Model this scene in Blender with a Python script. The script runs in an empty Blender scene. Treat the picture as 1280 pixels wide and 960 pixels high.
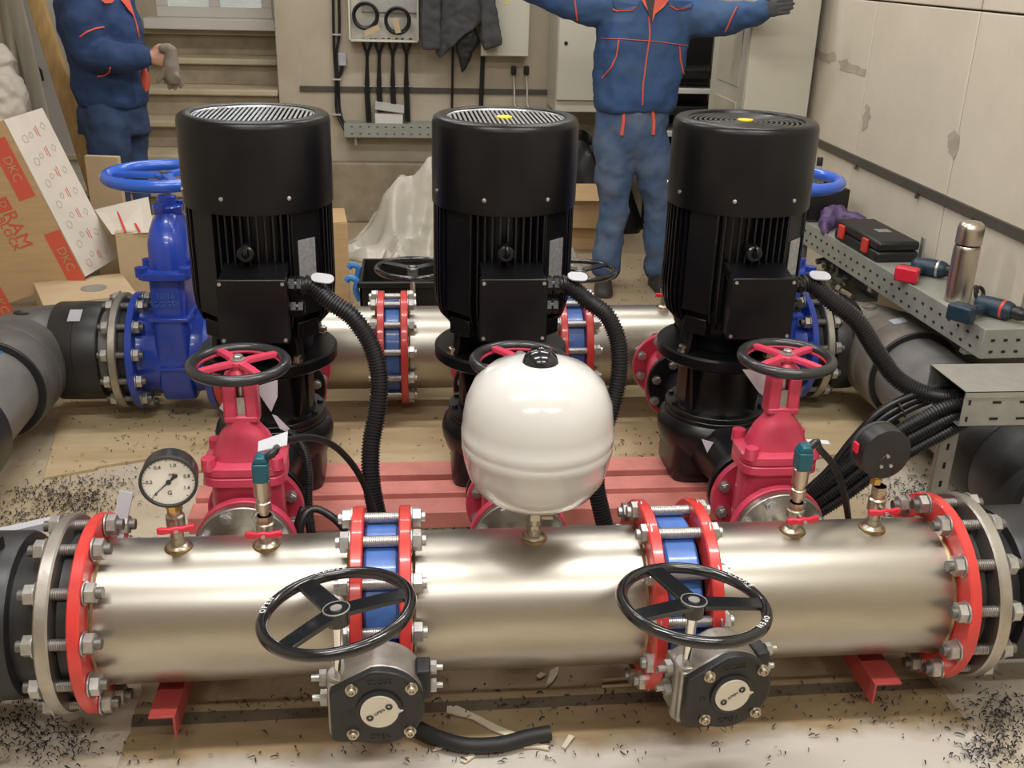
import bpy, bmesh, math, random
import numpy as np
from mathutils import Vector, Matrix
from mathutils.bvhtree import BVHTree
PI = math.pi
random.seed(7)
SC = bpy.context.scene
COL = SC.collection

# ------------------------------------------------------------------ camera
FPX, TH, PS, RO = 1283.3, .3932, .1058, .0278
CAM = np.array([-.1361, -2.0294, 1.6879])
def _rot():
    c, s = math.cos, math.sin
    w = np.array([s(PS)*c(TH), c(PS)*c(TH), -s(TH)])
    r = np.array([c(PS), -s(PS), 0.]); u = np.cross(r, w)
    return c(RO)*r+s(RO)*u, -s(RO)*r+c(RO)*u, w
CR, CU, CW = _rot()
def pray(x, y): return CW+(x-640)/FPX*CR+(480-y)/FPX*CU
def aY(x, y, Y): d = pray(x, y); return tuple(float(v) for v in CAM+d*(Y-CAM[1])/d[1])
def aZ(x, y, Z): d = pray(x, y); return tuple(float(v) for v in CAM+d*(Z-CAM[2])/d[2])
def aX(x, y, X): d = pray(x, y); return tuple(float(v) for v in CAM+d*(X-CAM[0])/d[0])
cd = bpy.data.cameras.new('camera'); cam = bpy.data.objects.new('camera', cd); COL.objects.link(cam)
cd.sensor_width = 36; cd.lens = FPX/1280*36; cd.clip_start = .05
cam.matrix_world = Matrix(((CR[0], CU[0], -CW[0], CAM[0]), (CR[1], CU[1], -CW[1], CAM[1]), (CR[2], CU[2], -CW[2], CAM[2]), (0, 0, 0, 1)))
SC.camera = cam
# ------------------------------------------------------------------ world, lights, exposure
W = bpy.data.worlds.new('world'); SC.world = W; W.use_nodes = True
bg = W.node_tree.nodes['Background']; bg.inputs[0].default_value = (.80, .90, 1, 1); bg.inputs[1].default_value = 2.0
SC.view_settings.view_transform = 'Standard'; SC.view_settings.look = 'None'
SC.view_settings.gamma = 1; SC.view_settings.use_curve_mapping = False
SC.view_settings.exposure = -0.08
LAMP_W = {-.45: 40., -2.3: 30., 1.6: 22., 3.5: 20.}
LAMPS = [(-.75, -.45), (.95, -.45), (-.75, -2.3), (.95, -2.3), (-.75, 1.6), (.95, 1.6), (-.75, 3.5), (.95, 3.5)]
CEIL = 3.1
def lamp_light(x, y, z, w):
    L = bpy.data.lights.new('ceiling_lamp_light', 'AREA'); L.shape = 'RECTANGLE'; L.size = 1.2; L.size_y = .14
    L.energy = w; L.color = (1, .975, .94)
    o = bpy.data.objects.new('ceiling_lamp_light', L); COL.objects.link(o); o.location = (x, y, z); return o

# ------------------------------------------------------------------ materials
MATS = {}
def mat(name, col, rough=.5, metal=0., var=.0, scale=8., bump=0., bscale=60., col2=None, spec=.5, coat=0., stretch=None, trans=0., alpha=1., rvar=0., thresh=None):
    m = bpy.data.materials.new(name); m.use_nodes = True; nt = m.node_tree; N = nt.nodes; Lk = nt.links
    b = N['Principled BSDF']
    b.inputs['Base Color'].default_value = (*col, 1); b.inputs['Roughness'].default_value = rough; b.inputs['Metallic'].default_value = metal
    b.inputs['Specular IOR Level'].default_value = spec; b.inputs['Coat Weight'].default_value = coat; b.inputs['Coat Roughness'].default_value = .08
    b.inputs['Transmission Weight'].default_value = trans; b.inputs['Alpha'].default_value = alpha
    tc = N.new('ShaderNodeTexCoord'); src = tc.outputs['Object']
    if stretch:
        mp = N.new('ShaderNodeMapping'); mp.inputs['Scale'].default_value = stretch; Lk.new(src, mp.inputs[0]); src = mp.outputs[0]
    if var or col2:
        nz = N.new('ShaderNodeTexNoise'); nz.inputs['Scale'].default_value = scale; nz.inputs['Detail'].default_value = 6; nz.inputs['Roughness'].default_value = .6
        Lk.new(src, nz.inputs['Vector'])
        rp = N.new('ShaderNodeValToRGB'); lo, hi = thresh or (.3, .7)
        c2 = col2 or tuple(max(0, c*(1-var)) for c in col)
        c1 = col if col2 else tuple(min(1, c*(1+var*.5)) for c in col)
        rp.color_ramp.elements[0].position = lo; rp.color_ramp.elements[1].position = hi
        rp.color_ramp.elements[0].color = (*c1, 1); rp.color_ramp.elements[1].color = (*c2, 1)
        Lk.new(nz.outputs[0], rp.inputs[0]); Lk.new(rp.outputs[0], b.inputs['Base Color'])
        if rvar:
            mr = N.new('ShaderNodeMapRange'); mr.inputs[3].default_value = max(0, rough-rvar); mr.inputs[4].default_value = min(1, rough+rvar)
            Lk.new(nz.outputs[0], mr.inputs[0]); Lk.new(mr.outputs[0], b.inputs['Roughness'])
    if bump:
        n2 = N.new('ShaderNodeTexNoise'); n2.inputs['Scale'].default_value = bscale; n2.inputs['Detail'].default_value = 4; Lk.new(src, n2.inputs['Vector'])
        bp = N.new('ShaderNodeBump'); bp.inputs['Strength'].default_value = bump; bp.inputs['Distance'].default_value = .01
        Lk.new(n2.outputs[0], bp.inputs['Height']); Lk.new(bp.outputs[0], b.inputs['Normal'])
    MATS[name] = m; return m
def emis(name, col, st):
    m = bpy.data.materials.new(name); m.use_nodes = True; b = m.node_tree.nodes['Principled BSDF']
    b.inputs['Emission Color'].default_value = (*col, 1); b.inputs['Emission Strength'].default_value = st; b.inputs['Base Color'].default_value = (*col, 1); MATS[name] = m
mat('stainless', (.49, .465, .41), .36, 1., var=.13, scale=4, stretch=(1, 3, 3), rvar=.07)
mat('stainless_heat', (.36, .25, .13), .35, 1., var=.35, scale=30)
mat('brushed_steel', (.62, .56, .49), .3, 1., var=.1, scale=20, stretch=(1, 1, .05), rvar=.05)
mat('flange_steel', (.50, .48, .44), .42, 1., var=.2, scale=14, bump=.05, bscale=80)
mat('zinc', (.50, .50, .49), .40, .85, var=.2, scale=60)
mat('stud', (.20, .195, .185), .45, .8, var=.2, scale=60)
mat('chrome', (.8, .8, .8), .1, 1.)
mat('brass_nickel', (.50, .455, .375), .34, 1., var=.15, scale=40)
mat('brass', (.62, .42, .12), .3, 1.)
mat('red_paint', (.62, .045, .04), .34, 0, var=.12, scale=20, coat=.3)
mat('frame_red', (.66, .225, .19), .42, 0, var=.22, scale=9, bump=.03)
mat('bracket_red', (.33, .045, .04), .45, 0, var=.2, scale=12)
mat('crimson', (.57, .048, .10), .36, 0, var=.1, scale=14, coat=.25, bump=.04, bscale=110)
mat('blue_paint', (.02, .06, .42), .3, 0, var=.12, scale=12, coat=.35, bump=.03, bscale=90)
mat('blue_body', (.06, .17, .52), .38, 0, var=.3, scale=16, coat=.2, bump=.04)
mat('wheel_blue', (.025, .11, .56), .26, 0, coat=.4)
mat('black_gloss', (.005, .005, .0065), .33, 0, var=.3, scale=6, rvar=.06, spec=.30)
mat('black_fin', (.005, .005, .007), .24, 0, spec=.42)
mat('black_cast', (.007, .007, .008), .36, 0, var=.3, scale=20, bump=.05)
mat('black_rubber', (.014, .014, .015), .55, 0, var=.2, scale=30)
mat('rim_black', (.022, .023, .025), .32, 0, var=.2, scale=25, coat=.2)
mat('wheel_black', (.008, .009, .011), .2, 0, coat=.5)
mat('hose_black', (.014, .014, .016), .36, 0)
mat('hdpe', (.020, .020, .022), .42, 0, var=.3, scale=6, bump=.05, bscale=20)
mat('pipe_grey', (.21, .20, .19), .5, 0, col2=(.11, .108, .105), scale=7, stretch=(1, .5, 1), bump=.05, bscale=30)
mat('hdpe_dusty', (.10, .092, .08), .55, 0, col2=(.22, .20, .17), scale=6, bump=.06, bscale=25)
mat('hdpe_worn', (.05, .049, .047), .5, 0, col2=(.14, .132, .12), scale=5, bump=.06, bscale=25)
mat('grille', (.62, .64, .66), .3, .9)
mat('white_enamel', (.58, .575, .56), .16, 0, coat=.6)
mat('galvanised', (.46, .47, .45), .42, .75, var=.12, scale=22)
mat('tray_paint', (.36, .37, .33), .45, .3, var=.1, scale=10)
mat('hole_dark', (.01, .01, .01), .8)
mat('alu_cast', (.42, .40, .37), .45, .8, var=.25, scale=25, bump=.08, bscale=120)
mat('gear_black', (.013, .014, .016), .45, 0, var=.3, scale=40, bump=.06, bscale=140)
mat('cream_plate', (.62, .58, .50), .45)
mat('label_white', (.44, .45, .49), .5)
mat('paper', (.55, .54, .58), .7)
mat('plate_metal', (.50, .51, .53), .4, .6, var=.35, scale=90)
mat('teal', (.006, .085, .12), .35)
mat('handle_red', (.62, .02, .05), .35)
mat('guard_brown', (.16, .12, .09), .4, .7, var=.3, scale=14)
mat('yellow', (.75, .58, .02), .5)
mat('dial', (.78, .76, .70), .5)
mat('ink', (.03, .03, .03), .6)
mat('ink_red', (.62, .10, .06), .6)
mat('ink_grey', (.38, .33, .31), .7)
mat('white_paint', (.75, .75, .75), .5)
mat('plaster', (.50, .44, .34), .85, 0, col2=(.36, .31, .23), scale=2.2, bump=.25, bscale=14, thresh=(.35, .8))
mat('concrete_panel', (.60, .545, .445), .82, 0, col2=(.49, .445, .365), scale=1.6, bump=.12, bscale=22, thresh=(.4, .85))
mat('stain', (.40, .355, .275), .9, 0, var=.2, scale=20)
mat('tread', (.56, .48, .35), .8, 0, col2=(.42, .35, .24), scale=4, bump=.2, bscale=18)
mat('concrete_step', (.38, .32, .22), .85, 0, col2=(.22, .18, .12), scale=5, bump=.3, bscale=18)
mat('strip_dark', (.085, .077, .062), .6, .2, var=.2, scale=12)
mat('cabinet', (.52, .505, .425), .4, 0)
mat('cabinet_in', (.47, .44, .36), .5, 0)
mat('panel_box', (.62, .60, .53), .4)
mat('cardboard', (.50, .34, .18), .85, 0, var=.12, scale=4, stretch=(1, 1, 12))
mat('cardboard_white', (.62, .57, .50), .8, 0, var=.08, scale=6)
mat('cardboard_pale', (.52, .40, .25), .85, 0, var=.1, scale=5)
mat('wood', (.52, .34, .14), .7, 0, var=.25, scale=6, stretch=(6, 6, .5))
mat('pale_wood', (.58, .47, .32), .75, 0, var=.2, scale=20)
mat('board_grey', (.47, .46, .43), .6, 0, var=.1, scale=4)
mat('plank_grey', (.40, .38, .32), .7, 0, var=.2, scale=5, stretch=(5, 5, .4))
mat('jacket', (.022, .075, .235), .85, 0, col2=(.045, .092, .185), scale=4, bump=.25, bscale=26)
mat('trouser', (.050, .095, .20), .88, 0, col2=(.16, .19, .23), scale=5, bump=.25, bscale=22, thresh=(.45, .85))
mat('trouser_dark', (.030, .058, .135), .88, 0, var=.3, scale=7, bump=.2, bscale=26)
mat('jacket_dark', (.022, .052, .15), .85, 0, var=.3, scale=7, bump=.2, bscale=30)
mat('orange', (.70, .12, .075), .7)
mat('grey_cloth', (.055, .056, .06), .85, 0, var=.3, scale=9, bump=.2, bscale=24)
mat('skin', (.42, .22, .15), .55, 0, var=.1, scale=12)
mat('hair', (.03, .02, .015), .7)
mat('glove', (.22, .19, .155), .85, 0, var=.2, scale=30)
mat('shoe', (.035, .03, .026), .6, 0, var=.3, scale=30)
mat('film', (.74, .70, .60), .28, 0, var=.1, scale=9, trans=.35, bump=.35, bscale=16)
mat('purple', (.085, .045, .14), .5, 0, var=.3, scale=12)
mat('tool_blue', (.010, .030, .052), .45)
mat('latch_red', (.62, .045, .03), .4)
mat('latch_blue', (.04, .20, .55), .4)
mat('case_black', (.012, .012, .012), .42, 0, var=.2, scale=30)
mat('shaving', (.012, .012, .014), .45)
mat('chip', (.66, .58, .45), .7)
mat('glass', (.9, .95, .95), .05, 0, trans=.9)
mat('frame_white', (.66, .65, .60), .4)
mat('carton_red', (.60, .035, .03), .6)
emis('lamp_glow', (1, .965, .91), 6.0)
def floor_mat():
    m = bpy.data.materials.new('floor_concrete'); m.use_nodes = True; nt = m.node_tree; N = nt.nodes; L = nt.links; b = N['Principled BSDF']
    tc = N.new('ShaderNodeTexCoord')
    def noise(sc, det=5): n = N.new('ShaderNodeTexNoise'); n.inputs['Scale'].default_value = sc; n.inputs['Detail'].default_value = det; L.new(tc.outputs['Object'], n.inputs['Vector']); return n
    def ramp(n, stops):
        r = N.new('ShaderNodeValToRGB'); e = r.color_ramp.elements
        e[0].position, e[0].color = stops[0][0], (*stops[0][1], 1); e[1].position, e[1].color = stops[1][0], (*stops[1][1], 1)
        L.new(n.outputs[0], r.inputs[0]); return r
    a = ramp(noise(1.7), [(.38, (.58, .52, .43)), (.64, (.42, .33, .21))])
    d = ramp(noise(26, 8), [(.60, (1, 1, 1)), (.72, (.30, .27, .24))])
    mx = N.new('ShaderNodeMix'); mx.data_type = 'RGBA'; mx.blend_type = 'MULTIPLY'; mx.inputs[0].default_value = .55
    sp = N.new('ShaderNodeSeparateXYZ'); L.new(tc.outputs['Object'], sp.inputs[0]); n3 = noise(2.5); ad = N.new('ShaderNodeMath'); ad.operation = 'MULTIPLY_ADD'; ad.inputs[1].default_value = 1.2
    L.new(n3.outputs[0], ad.inputs[0]); L.new(sp.outputs[1], ad.inputs[2]); mr = N.new('ShaderNodeMapRange'); mr.inputs[1].default_value = 1.2; mr.inputs[2].default_value = 3.4; mr.inputs[4].default_value = .85; L.new(ad.outputs[0], mr.inputs[0])
    sand = N.new('ShaderNodeMix'); sand.data_type = 'RGBA'; L.new(mr.outputs[0], sand.inputs[0]); L.new(a.outputs[0], sand.inputs[6]); sand.inputs[7].default_value = (.33, .255, .155, 1)
    L.new(sand.outputs[2], mx.inputs[6]); L.new(d.outputs[0], mx.inputs[7]); L.new(mx.outputs[2], b.inputs['Base Color'])
    b.inputs['Roughness'].default_value = .75
    n2 = noise(30); bp = N.new('ShaderNodeBump'); bp.inputs['Strength'].default_value = .25; bp.inputs['Distance'].default_value = .01
    L.new(n2.outputs[0], bp.inputs['Height']); L.new(bp.outputs[0], b.inputs['Normal']); MATS['floor_concrete'] = m
floor_mat()
mat('ply', (.57, .455, .28), .7, 0, col2=(.45, .335, .18), scale=3, stretch=(1, 4, 1), bump=.05, bscale=40)
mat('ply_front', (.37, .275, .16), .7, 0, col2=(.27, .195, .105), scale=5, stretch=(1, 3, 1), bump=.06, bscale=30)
def pale_edge():
    # off-white colour blended over the near edge of the sheet with a noisy border
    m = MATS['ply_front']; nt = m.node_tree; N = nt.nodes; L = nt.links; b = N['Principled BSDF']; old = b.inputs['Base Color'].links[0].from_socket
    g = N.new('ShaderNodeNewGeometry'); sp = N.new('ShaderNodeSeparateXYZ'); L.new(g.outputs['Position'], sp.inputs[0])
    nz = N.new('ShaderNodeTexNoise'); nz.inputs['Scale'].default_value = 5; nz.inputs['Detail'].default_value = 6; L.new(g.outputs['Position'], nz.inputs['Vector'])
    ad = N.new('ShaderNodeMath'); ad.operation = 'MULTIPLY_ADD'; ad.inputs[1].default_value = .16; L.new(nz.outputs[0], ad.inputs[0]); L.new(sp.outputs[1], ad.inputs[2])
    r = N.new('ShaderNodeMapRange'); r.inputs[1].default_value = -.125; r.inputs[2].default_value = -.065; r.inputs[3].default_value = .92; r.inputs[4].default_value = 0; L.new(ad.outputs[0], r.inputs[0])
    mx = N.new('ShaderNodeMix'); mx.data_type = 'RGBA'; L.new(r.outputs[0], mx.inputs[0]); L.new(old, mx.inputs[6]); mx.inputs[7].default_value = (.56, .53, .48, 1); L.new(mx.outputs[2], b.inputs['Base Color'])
pale_edge()
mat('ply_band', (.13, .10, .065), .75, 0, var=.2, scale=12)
mat('sheet_white', (.55, .52, .475), .7, 0, col2=(.42, .38, .31), scale=7, bump=.05, bscale=30)

# ------------------------------------------------------------------ mesh builder
def V(*a): return np.array(a, float)
def frame(ax):
    ax = np.asarray(ax, float); ax = ax/np.linalg.norm(ax)
    h = V(1, 0, 0) if abs(ax[0]) < .9 else V(0, 1, 0)
    u = h-ax*(h@ax); u /= np.linalg.norm(u); return u, np.cross(ax, u), ax
def Rz(a): c, s = math.cos(a), math.sin(a); return np.array([[c, -s, 0], [s, c, 0], [0, 0, 1]])
def Rx(a): c, s = math.cos(a), math.sin(a); return np.array([[1, 0, 0], [0, c, -s], [0, s, c]])
def Ry(a): c, s = math.cos(a), math.sin(a); return np.array([[c, 0, s], [0, 1, 0], [-s, 0, c]])
def spline(pts, step):
    P = [np.asarray(p, float) for p in pts]; P = [2*P[0]-P[1]]+P+[2*P[-1]-P[-2]]
    out = []
    for i in range(1, len(P)-2):
        p0, p1, p2, p3 = P[i-1:i+3]
        for t in np.linspace(0, 1, 24, endpoint=False):
            out.append(.5*((2*p1)+(-p0+p2)*t+(2*p0-5*p1+4*p2-p3)*t*t+(-p0+3*p1-3*p2+p3)*t**3))
    out.append(P[-2]); out = np.array(out)
    s = np.r_[0, np.cumsum(np.linalg.norm(np.diff(out, axis=0), axis=1))]
    n = max(2, int(round(s[-1]/step))); q = np.linspace(0, s[-1], n+1)
    return np.stack([np.interp(q, s, out[:, k]) for k in range(3)], 1)
class MB:
    def __init__(s): s.v = []; s.f = []
    def add(s, vs, fs):
        o = len(s.v); s.v += [tuple(map(float, p)) for p in vs]; s.f += [tuple(i+o for i in f) for f in fs]; return s
    def box(s, c, sz, R=None):
        h = np.asarray(sz, float)/2
        p = np.array([[x, y, z] for x in (-1, 1) for y in (-1, 1) for z in (-1, 1)])*h
        if R is not None: p = p@np.asarray(R).T
        return s.add(p+np.asarray(c, float), [(0, 1, 3, 2), (4, 6, 7, 5), (0, 4, 5, 1), (2, 3, 7, 6), (0, 2, 6, 4), (1, 5, 7, 3)])
    def rings(s, rings, cap0=True, cap1=True, closed=False):
        n = len(rings[0]); vs = [p for r in rings for p in r]; fs = []; m = len(rings)
        for i in range(m if closed else m-1):
            a, b = i*n, ((i+1) % m)*n
            for j in range(n): k = (j+1) % n; fs.append((a+j, a+k, b+k, b+j))
        if not closed:
            if cap0: fs.append(tuple(range(n-1, -1, -1)))
            if cap1: fs.append(tuple((m-1)*n+j for j in range(n)))
        return s.add(vs, fs)
    def lathe(s, prof, o=(0, 0, 0), ax=(0, 0, 1), n=40, closed=False, cap0=True, cap1=True, ph=0.):
        u, w, a = frame(ax); o = np.asarray(o, float); R = []
        for r, h in prof:
            r = max(r, 1e-5)
            R.append([o+a*h+r*(math.cos(t)*u+math.sin(t)*w) for t in (ph+2*PI*j/n for j in range(n))])
        return s.rings(R, cap0, cap1, closed)
    def ring(s, ri, ro, h0, h1, o=(0, 0, 0), ax=(0, 0, 1), n=48, ch=.002):
        return s.lathe([(ri, h0), (ro-ch, h0), (ro, h0+ch), (ro, h1-ch), (ro-ch, h1), (ri, h1)], o, ax, n, closed=True)
    def cyl(s, p0, p1, r, r1=None, n=16, ph=0.):
        p0 = np.asarray(p0, float); d = np.asarray(p1, float)-p0; L = np.linalg.norm(d)
        return s.lathe([(r, 0), (r if r1 is None else r1, L)], p0, d, n, ph=ph)
    def tube(s, pts, r, n=8, closed=False):
        P = [np.asarray(p, float) for p in pts]; m = len(P); u = None; R = []
        for i, p in enumerate(P):
            t = (P[(i+1) % m]-P[i-1]) if closed else P[min(i+1, m-1)]-P[max(i-1, 0)]
            t = t/(np.linalg.norm(t)+1e-12)
            if u is None: u = frame(t)[0]
            u = u-t*(u@t); u /= np.linalg.norm(u); w = np.cross(t, u); rr = r[i] if hasattr(r, '__len__') else r
            R.append([p+rr*(math.cos(a)*u+math.sin(a)*w) for a in (2*PI*j/n for j in range(n))])
        return s.rings(R, closed=closed)
    def torus(s, o, ax, Rr, r, n=48, m=10, flat=1.):
        u, w, a = frame(ax); o = np.asarray(o, float); R = []
        for i in range(n):
            t = 2*PI*i/n; d = math.cos(t)*u+math.sin(t)*w
            R.append([o+d*(Rr+r*math.cos(q))+a*r*flat*math.sin(q) for q in (2*PI*j/m for j in range(m))])
        return s.rings(R, closed=True)
    def prism(s, poly, o, u, v, d):
        o, u, v = (np.asarray(k, float) for k in (o, u, v)); w = np.cross(u, v); w /= np.linalg.norm(w); n = len(poly)
        a = [o+u*x+v*y for x, y in poly]; b = [p+w*d for p in a]
        return s.add(a+b, [tuple(range(n-1, -1, -1)), tuple(range(n, 2*n))]+[(i, (i+1) % n, (i+1) % n+n, i+n) for i in range(n)])
    def loft(s, secs, cap=True): return s.rings(secs, cap, cap)
    def grid(s, fn, nu, nv):
        vs = [fn(i/(nu-1), j/(nv-1)) for i in range(nu) for j in range(nv)]
        return s.add(vs, [(i*nv+j, (i+1)*nv+j, (i+1)*nv+j+1, i*nv+j+1) for i in range(nu-1) for j in range(nv-1)])
    def xf(s, R=None, t=(0, 0, 0), piv=(0, 0, 0)):
        p = np.array(s.v)-np.asarray(piv, float)
        if R is not None: p = p@np.asarray(R).T
        p = p+np.asarray(piv, float)+np.asarray(t, float); s.v = [tuple(map(float, q)) for q in p]; return s
    def mesh(s, name, m, off=(0, 0, 0), smooth=True, ang=38):
        me = bpy.data.meshes.new(name); off = np.asarray(off, float)
        me.from_pydata([tuple(np.array(p)-off) for p in s.v], [], s.f); me.validate()
        bm = bmesh.new(); bm.from_mesh(me); bmesh.ops.recalc_face_normals(bm, faces=bm.faces); bm.to_mesh(me); bm.free()
        if smooth:
            me.polygons.foreach_set('use_smooth', [True]*len(me.polygons)); me.set_sharp_from_angle(angle=math.radians(ang))
        me.materials.append(MATS[m]); return me
    def build(s, name, m, parent=None, bevel=0., smooth=True, base=False, ang=38):
        off = V(0, 0, 0)
        if parent is not None: off = wloc(parent)
        elif s.v and not base:
            p = np.array(s.v); off = V((p[:, 0].min()+p[:, 0].max())/2, (p[:, 1].min()+p[:, 1].max())/2, p[:, 2].min())
        o = bpy.data.objects.new(name, s.mesh(name, m, off, smooth, ang)); COL.objects.link(o)
        if parent is not None: o.parent = parent
        else: o.location = off
        if bevel:
            b = o.modifiers.new('bevel', 'BEVEL'); b.width = bevel; b.segments = 2; b.limit_method = 'ANGLE'; b.angle_limit = math.radians(40)
        return o
def wloc(o):
    p = V(0, 0, 0)
    while o is not None: p = p+np.array(o.location); o = o.parent
    return p
def tag(o, label=None, cat=None, group=None, kind=None):
    if label: o['label'] = label
    if cat: o['category'] = cat
    if group: o['group'] = group
    if kind: o['kind'] = kind
    return o
def thing(name, label, cat, loc=(0, 0, 0), group=None):
    o = bpy.data.objects.new(name, None); COL.objects.link(o); o.location = loc; o.empty_display_size = .1
    return tag(o, label, cat, group)
def inst(name, me, parent, loc, R=None):
    o = bpy.data.objects.new(name, me); COL.objects.link(o); o.parent = parent
    o.location = tuple(np.asarray(loc, float)-wloc(parent))
    if R is not None: o.rotation_euler = Matrix(R.tolist()).to_euler()
    return o
def copy_tree(o, parent=None):
    c = o.copy(); COL.objects.link(c); c.parent = parent
    for ch in list(o.children): copy_tree(ch, c)
    return c
def bake(o):
    dg = bpy.context.evaluated_depsgraph_get(); dg.update()
    me = bpy.data.meshes.new_from_object(o.evaluated_get(dg)); o.modifiers.clear(); o.data = me
    me.polygons.foreach_set('use_smooth', [True]*len(me.polygons)); return o
def text_mesh(txt, size, m, depth=.0, align='CENTER'):
    c = bpy.data.curves.new('lettering', 'FONT'); c.body = txt; c.size = size; c.extrude = depth; c.align_x = align; c.align_y = 'CENTER'; c.resolution_u = 2
    o = bpy.data.objects.new('lettering', c); COL.objects.link(o)
    dg = bpy.context.evaluated_depsgraph_get(); dg.update(); me = bpy.data.meshes.new_from_object(o.evaluated_get(dg))
    bpy.data.objects.remove(o); me.materials.clear(); me.materials.append(MATS[m]); return me
def text(name, txt, size, m, parent, o, u, v, depth=.0004):
    """lettering laid on the plane through o with axes u (reading direction) and v (up)"""
    me = text_mesh(txt, size, m, depth); ob = bpy.data.objects.new(name, me); COL.objects.link(ob); ob.parent = parent
    u = np.asarray(u, float); u = u/np.linalg.norm(u); v = np.asarray(v, float); v = v-u*(u@v); v /= np.linalg.norm(v); w = np.cross(u, v)
    p = np.asarray(o, float)-(wloc(parent) if parent is not None else 0)
    ob.matrix_local = Matrix(((u[0], v[0], w[0], p[0]), (u[1], v[1], w[1], p[1]), (u[2], v[2], w[2], p[2]), (0, 0, 0, 1))); return ob
def rrect(a, b, r, k=4):
    out = []
    for cx, cy, t0 in ((a-r, b-r, 0), (-a+r, b-r, PI/2), (-a+r, -b+r, PI), (a-r, -b+r, 1.5*PI)):
        for i in range(k+1): t = t0+PI/2*i/k; out.append((cx+r*math.cos(t), cy+r*math.sin(t)))
    return out
def sell(cx, cy, z, a, b, n=28, e=2.):
    out = []
    for i in range(n):
        t = 2*PI*i/n; c, s_ = math.cos(t), math.sin(t)
        out.append(V(cx+a*math.copysign(abs(c)**(2/e), c), cy+b*math.copysign(abs(s_)**(2/e), s_), z))
    return out
# ================================================================== setting
XL, XR, YB, YF, YN = -2.45, 1.96, 5.0, -4.5, 5.55
XN = -.97                                     # right end of the stair niche
def structure(m, name, matn, parent=None, **k):
    o = m.build(name, matn, parent, base=True, **k)
    if parent is None: o['kind'] = 'structure'
    return o
fl = structure(MB().box(((XL+XR)/2, (YF+YN)/2, -.05), (XR-XL+.4, YN-YF+.4, .1)), 'floor', 'floor_concrete')
structure(MB().box(((XL+XR)/2, (YF+YN)/2, CEIL+.05), (XR-XL+.4, YN-YF+.4, .1)), 'ceiling', 'plaster')
wb = MB(); wb.box(((XN+XR)/2+.1, YB+.1, CEIL/2), (XR-XN+.2, .2, CEIL)); wb.box((XN-.0, YB+.3, CEIL/2), (.02, .5, CEIL))
wallb = structure(wb, 'wall_back', 'plaster')
WX0, WX1, WZ0, WZ1 = -1.82, -1.05, 1.26, 2.25
wn = MB()
for x0, x1, z0, z1 in ((XL, WX0, 0, CEIL), (WX1, XN+.02, 0, CEIL), (WX0, WX1, 0, WZ0), (WX0, WX1, WZ1, CEIL)):
    wn.box(((x0+x1)/2, YN+.1, (z0+z1)/2), (x1-x0, .2, z1-z0))
structure(wn, 'wall_niche', 'plaster')
structure(MB().box((XL-.1, (YF+YN)/2, CEIL/2), (.2, YN-YF+.4, CEIL)), 'wall_left', 'plaster')
structure(MB().box(((XL+XR)/2, YF-.1, CEIL/2), (XR-XL, .2, CEIL)), 'wall_front', 'plaster')
wr = structure(MB().box((XR+.125, (YF+YB)/2, CEIL/2), (.2, YB-YF, CEIL)), 'wall_right', 'strip_dark')
ys = [5.0, 3.575, 2.682, 1.79, .895, 0, -.9, -1.8, -2.7, -3.6, -4.5]
for i in range(len(ys)-1):
    for z0, z1 in ((0, 1.553), (1.553, 3.1)):
        MB().box((XR+.015, (ys[i]+ys[i+1])/2, (z0+z1)/2), (.03, ys[i]-ys[i+1]-.007, z1-z0-.007)).build('panel', 'concrete_panel', wr, bevel=.004)
# stains with a shape of their own on the right wall
def blot(pix, name='patch'):
    jr = random.Random(len(pix)*7+int(pix[0][0])); px = []
    for (a, b), (c, d) in zip(pix, pix[1:]+pix[:1]): px += [(a+(c-a)*q+jr.uniform(-1.3, 1.3), b+(d-b)*q+jr.uniform(-1.6, 1.6)) for q in (0, .25, .5, .75)]
    m = MB(); pts = [aX(x, y, XR-.0015) for x, y in px]; m.add(pts, [tuple(range(len(pts)))]); m.build(name, 'stain', wr, smooth=False)
blot([(1083, 131), (1087, 134), (1087, 148), (1084, 158), (1078, 164), (1079, 146)])
blot([(1186, 167), (1192, 163), (1199, 169), (1198, 183), (1193, 200), (1186, 190), (1184, 178)])
blot([(1018, 60), (1026, 64), (1034, 66), (1044, 65), (1045, 76), (1036, 79), (1024, 74), (1018, 68)])
blot([(1049, 75), (1058, 74), (1064, 80), (1082, 87), (1080, 95), (1066, 92), (1050, 87)])
# dark flat bars along the walls
structure(MB().box(((XN+1.6)/2+.1, YB-.006, .866), (2.5, .012, .034)), 'trim_1', 'strip_dark')
t2 = MB(); t2.box((XR-.007, 1.6, .855), (.014, 6.6, .036)); tr2 = structure(t2, 'trim_2', 'strip_dark')
for y in (2.62, 2.0, 1.55): MB().box((XR-.012, y, .83), (.012, .012, .03)).build('clip', 'strip_dark', tr2)
structure(MB().box(((XN+XR)/2, YB-.05, .2), (XR-XN-.1, .1, .40)), 'trim_3', 'concrete_step', bevel=.01)
# stairs in the niche
st = thing('staircase', 'worn concrete steps rising to the window in the niche', 'stairs', (-1.5, 4.6, 0)); st['kind'] = 'structure'
for k in range(1, 8):
    y0 = 4.55+(k-3)*.24; z = .17*k; ov = .02*math.sin(k*2.1)
    MB().box(((XL+XN)/2, (y0+.02+YN)/2, z-.105), (XN-XL-.03, YN-y0-.02, .13)).build('riser', 'concrete_step', st, bevel=.004)
    MB().box(((XL+XN)/2, (y0+YN)/2-.01, z-.02), (XN-XL-.02, YN-y0+.02, .04)).build('tread', 'tread', st, bevel=.01)
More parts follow.
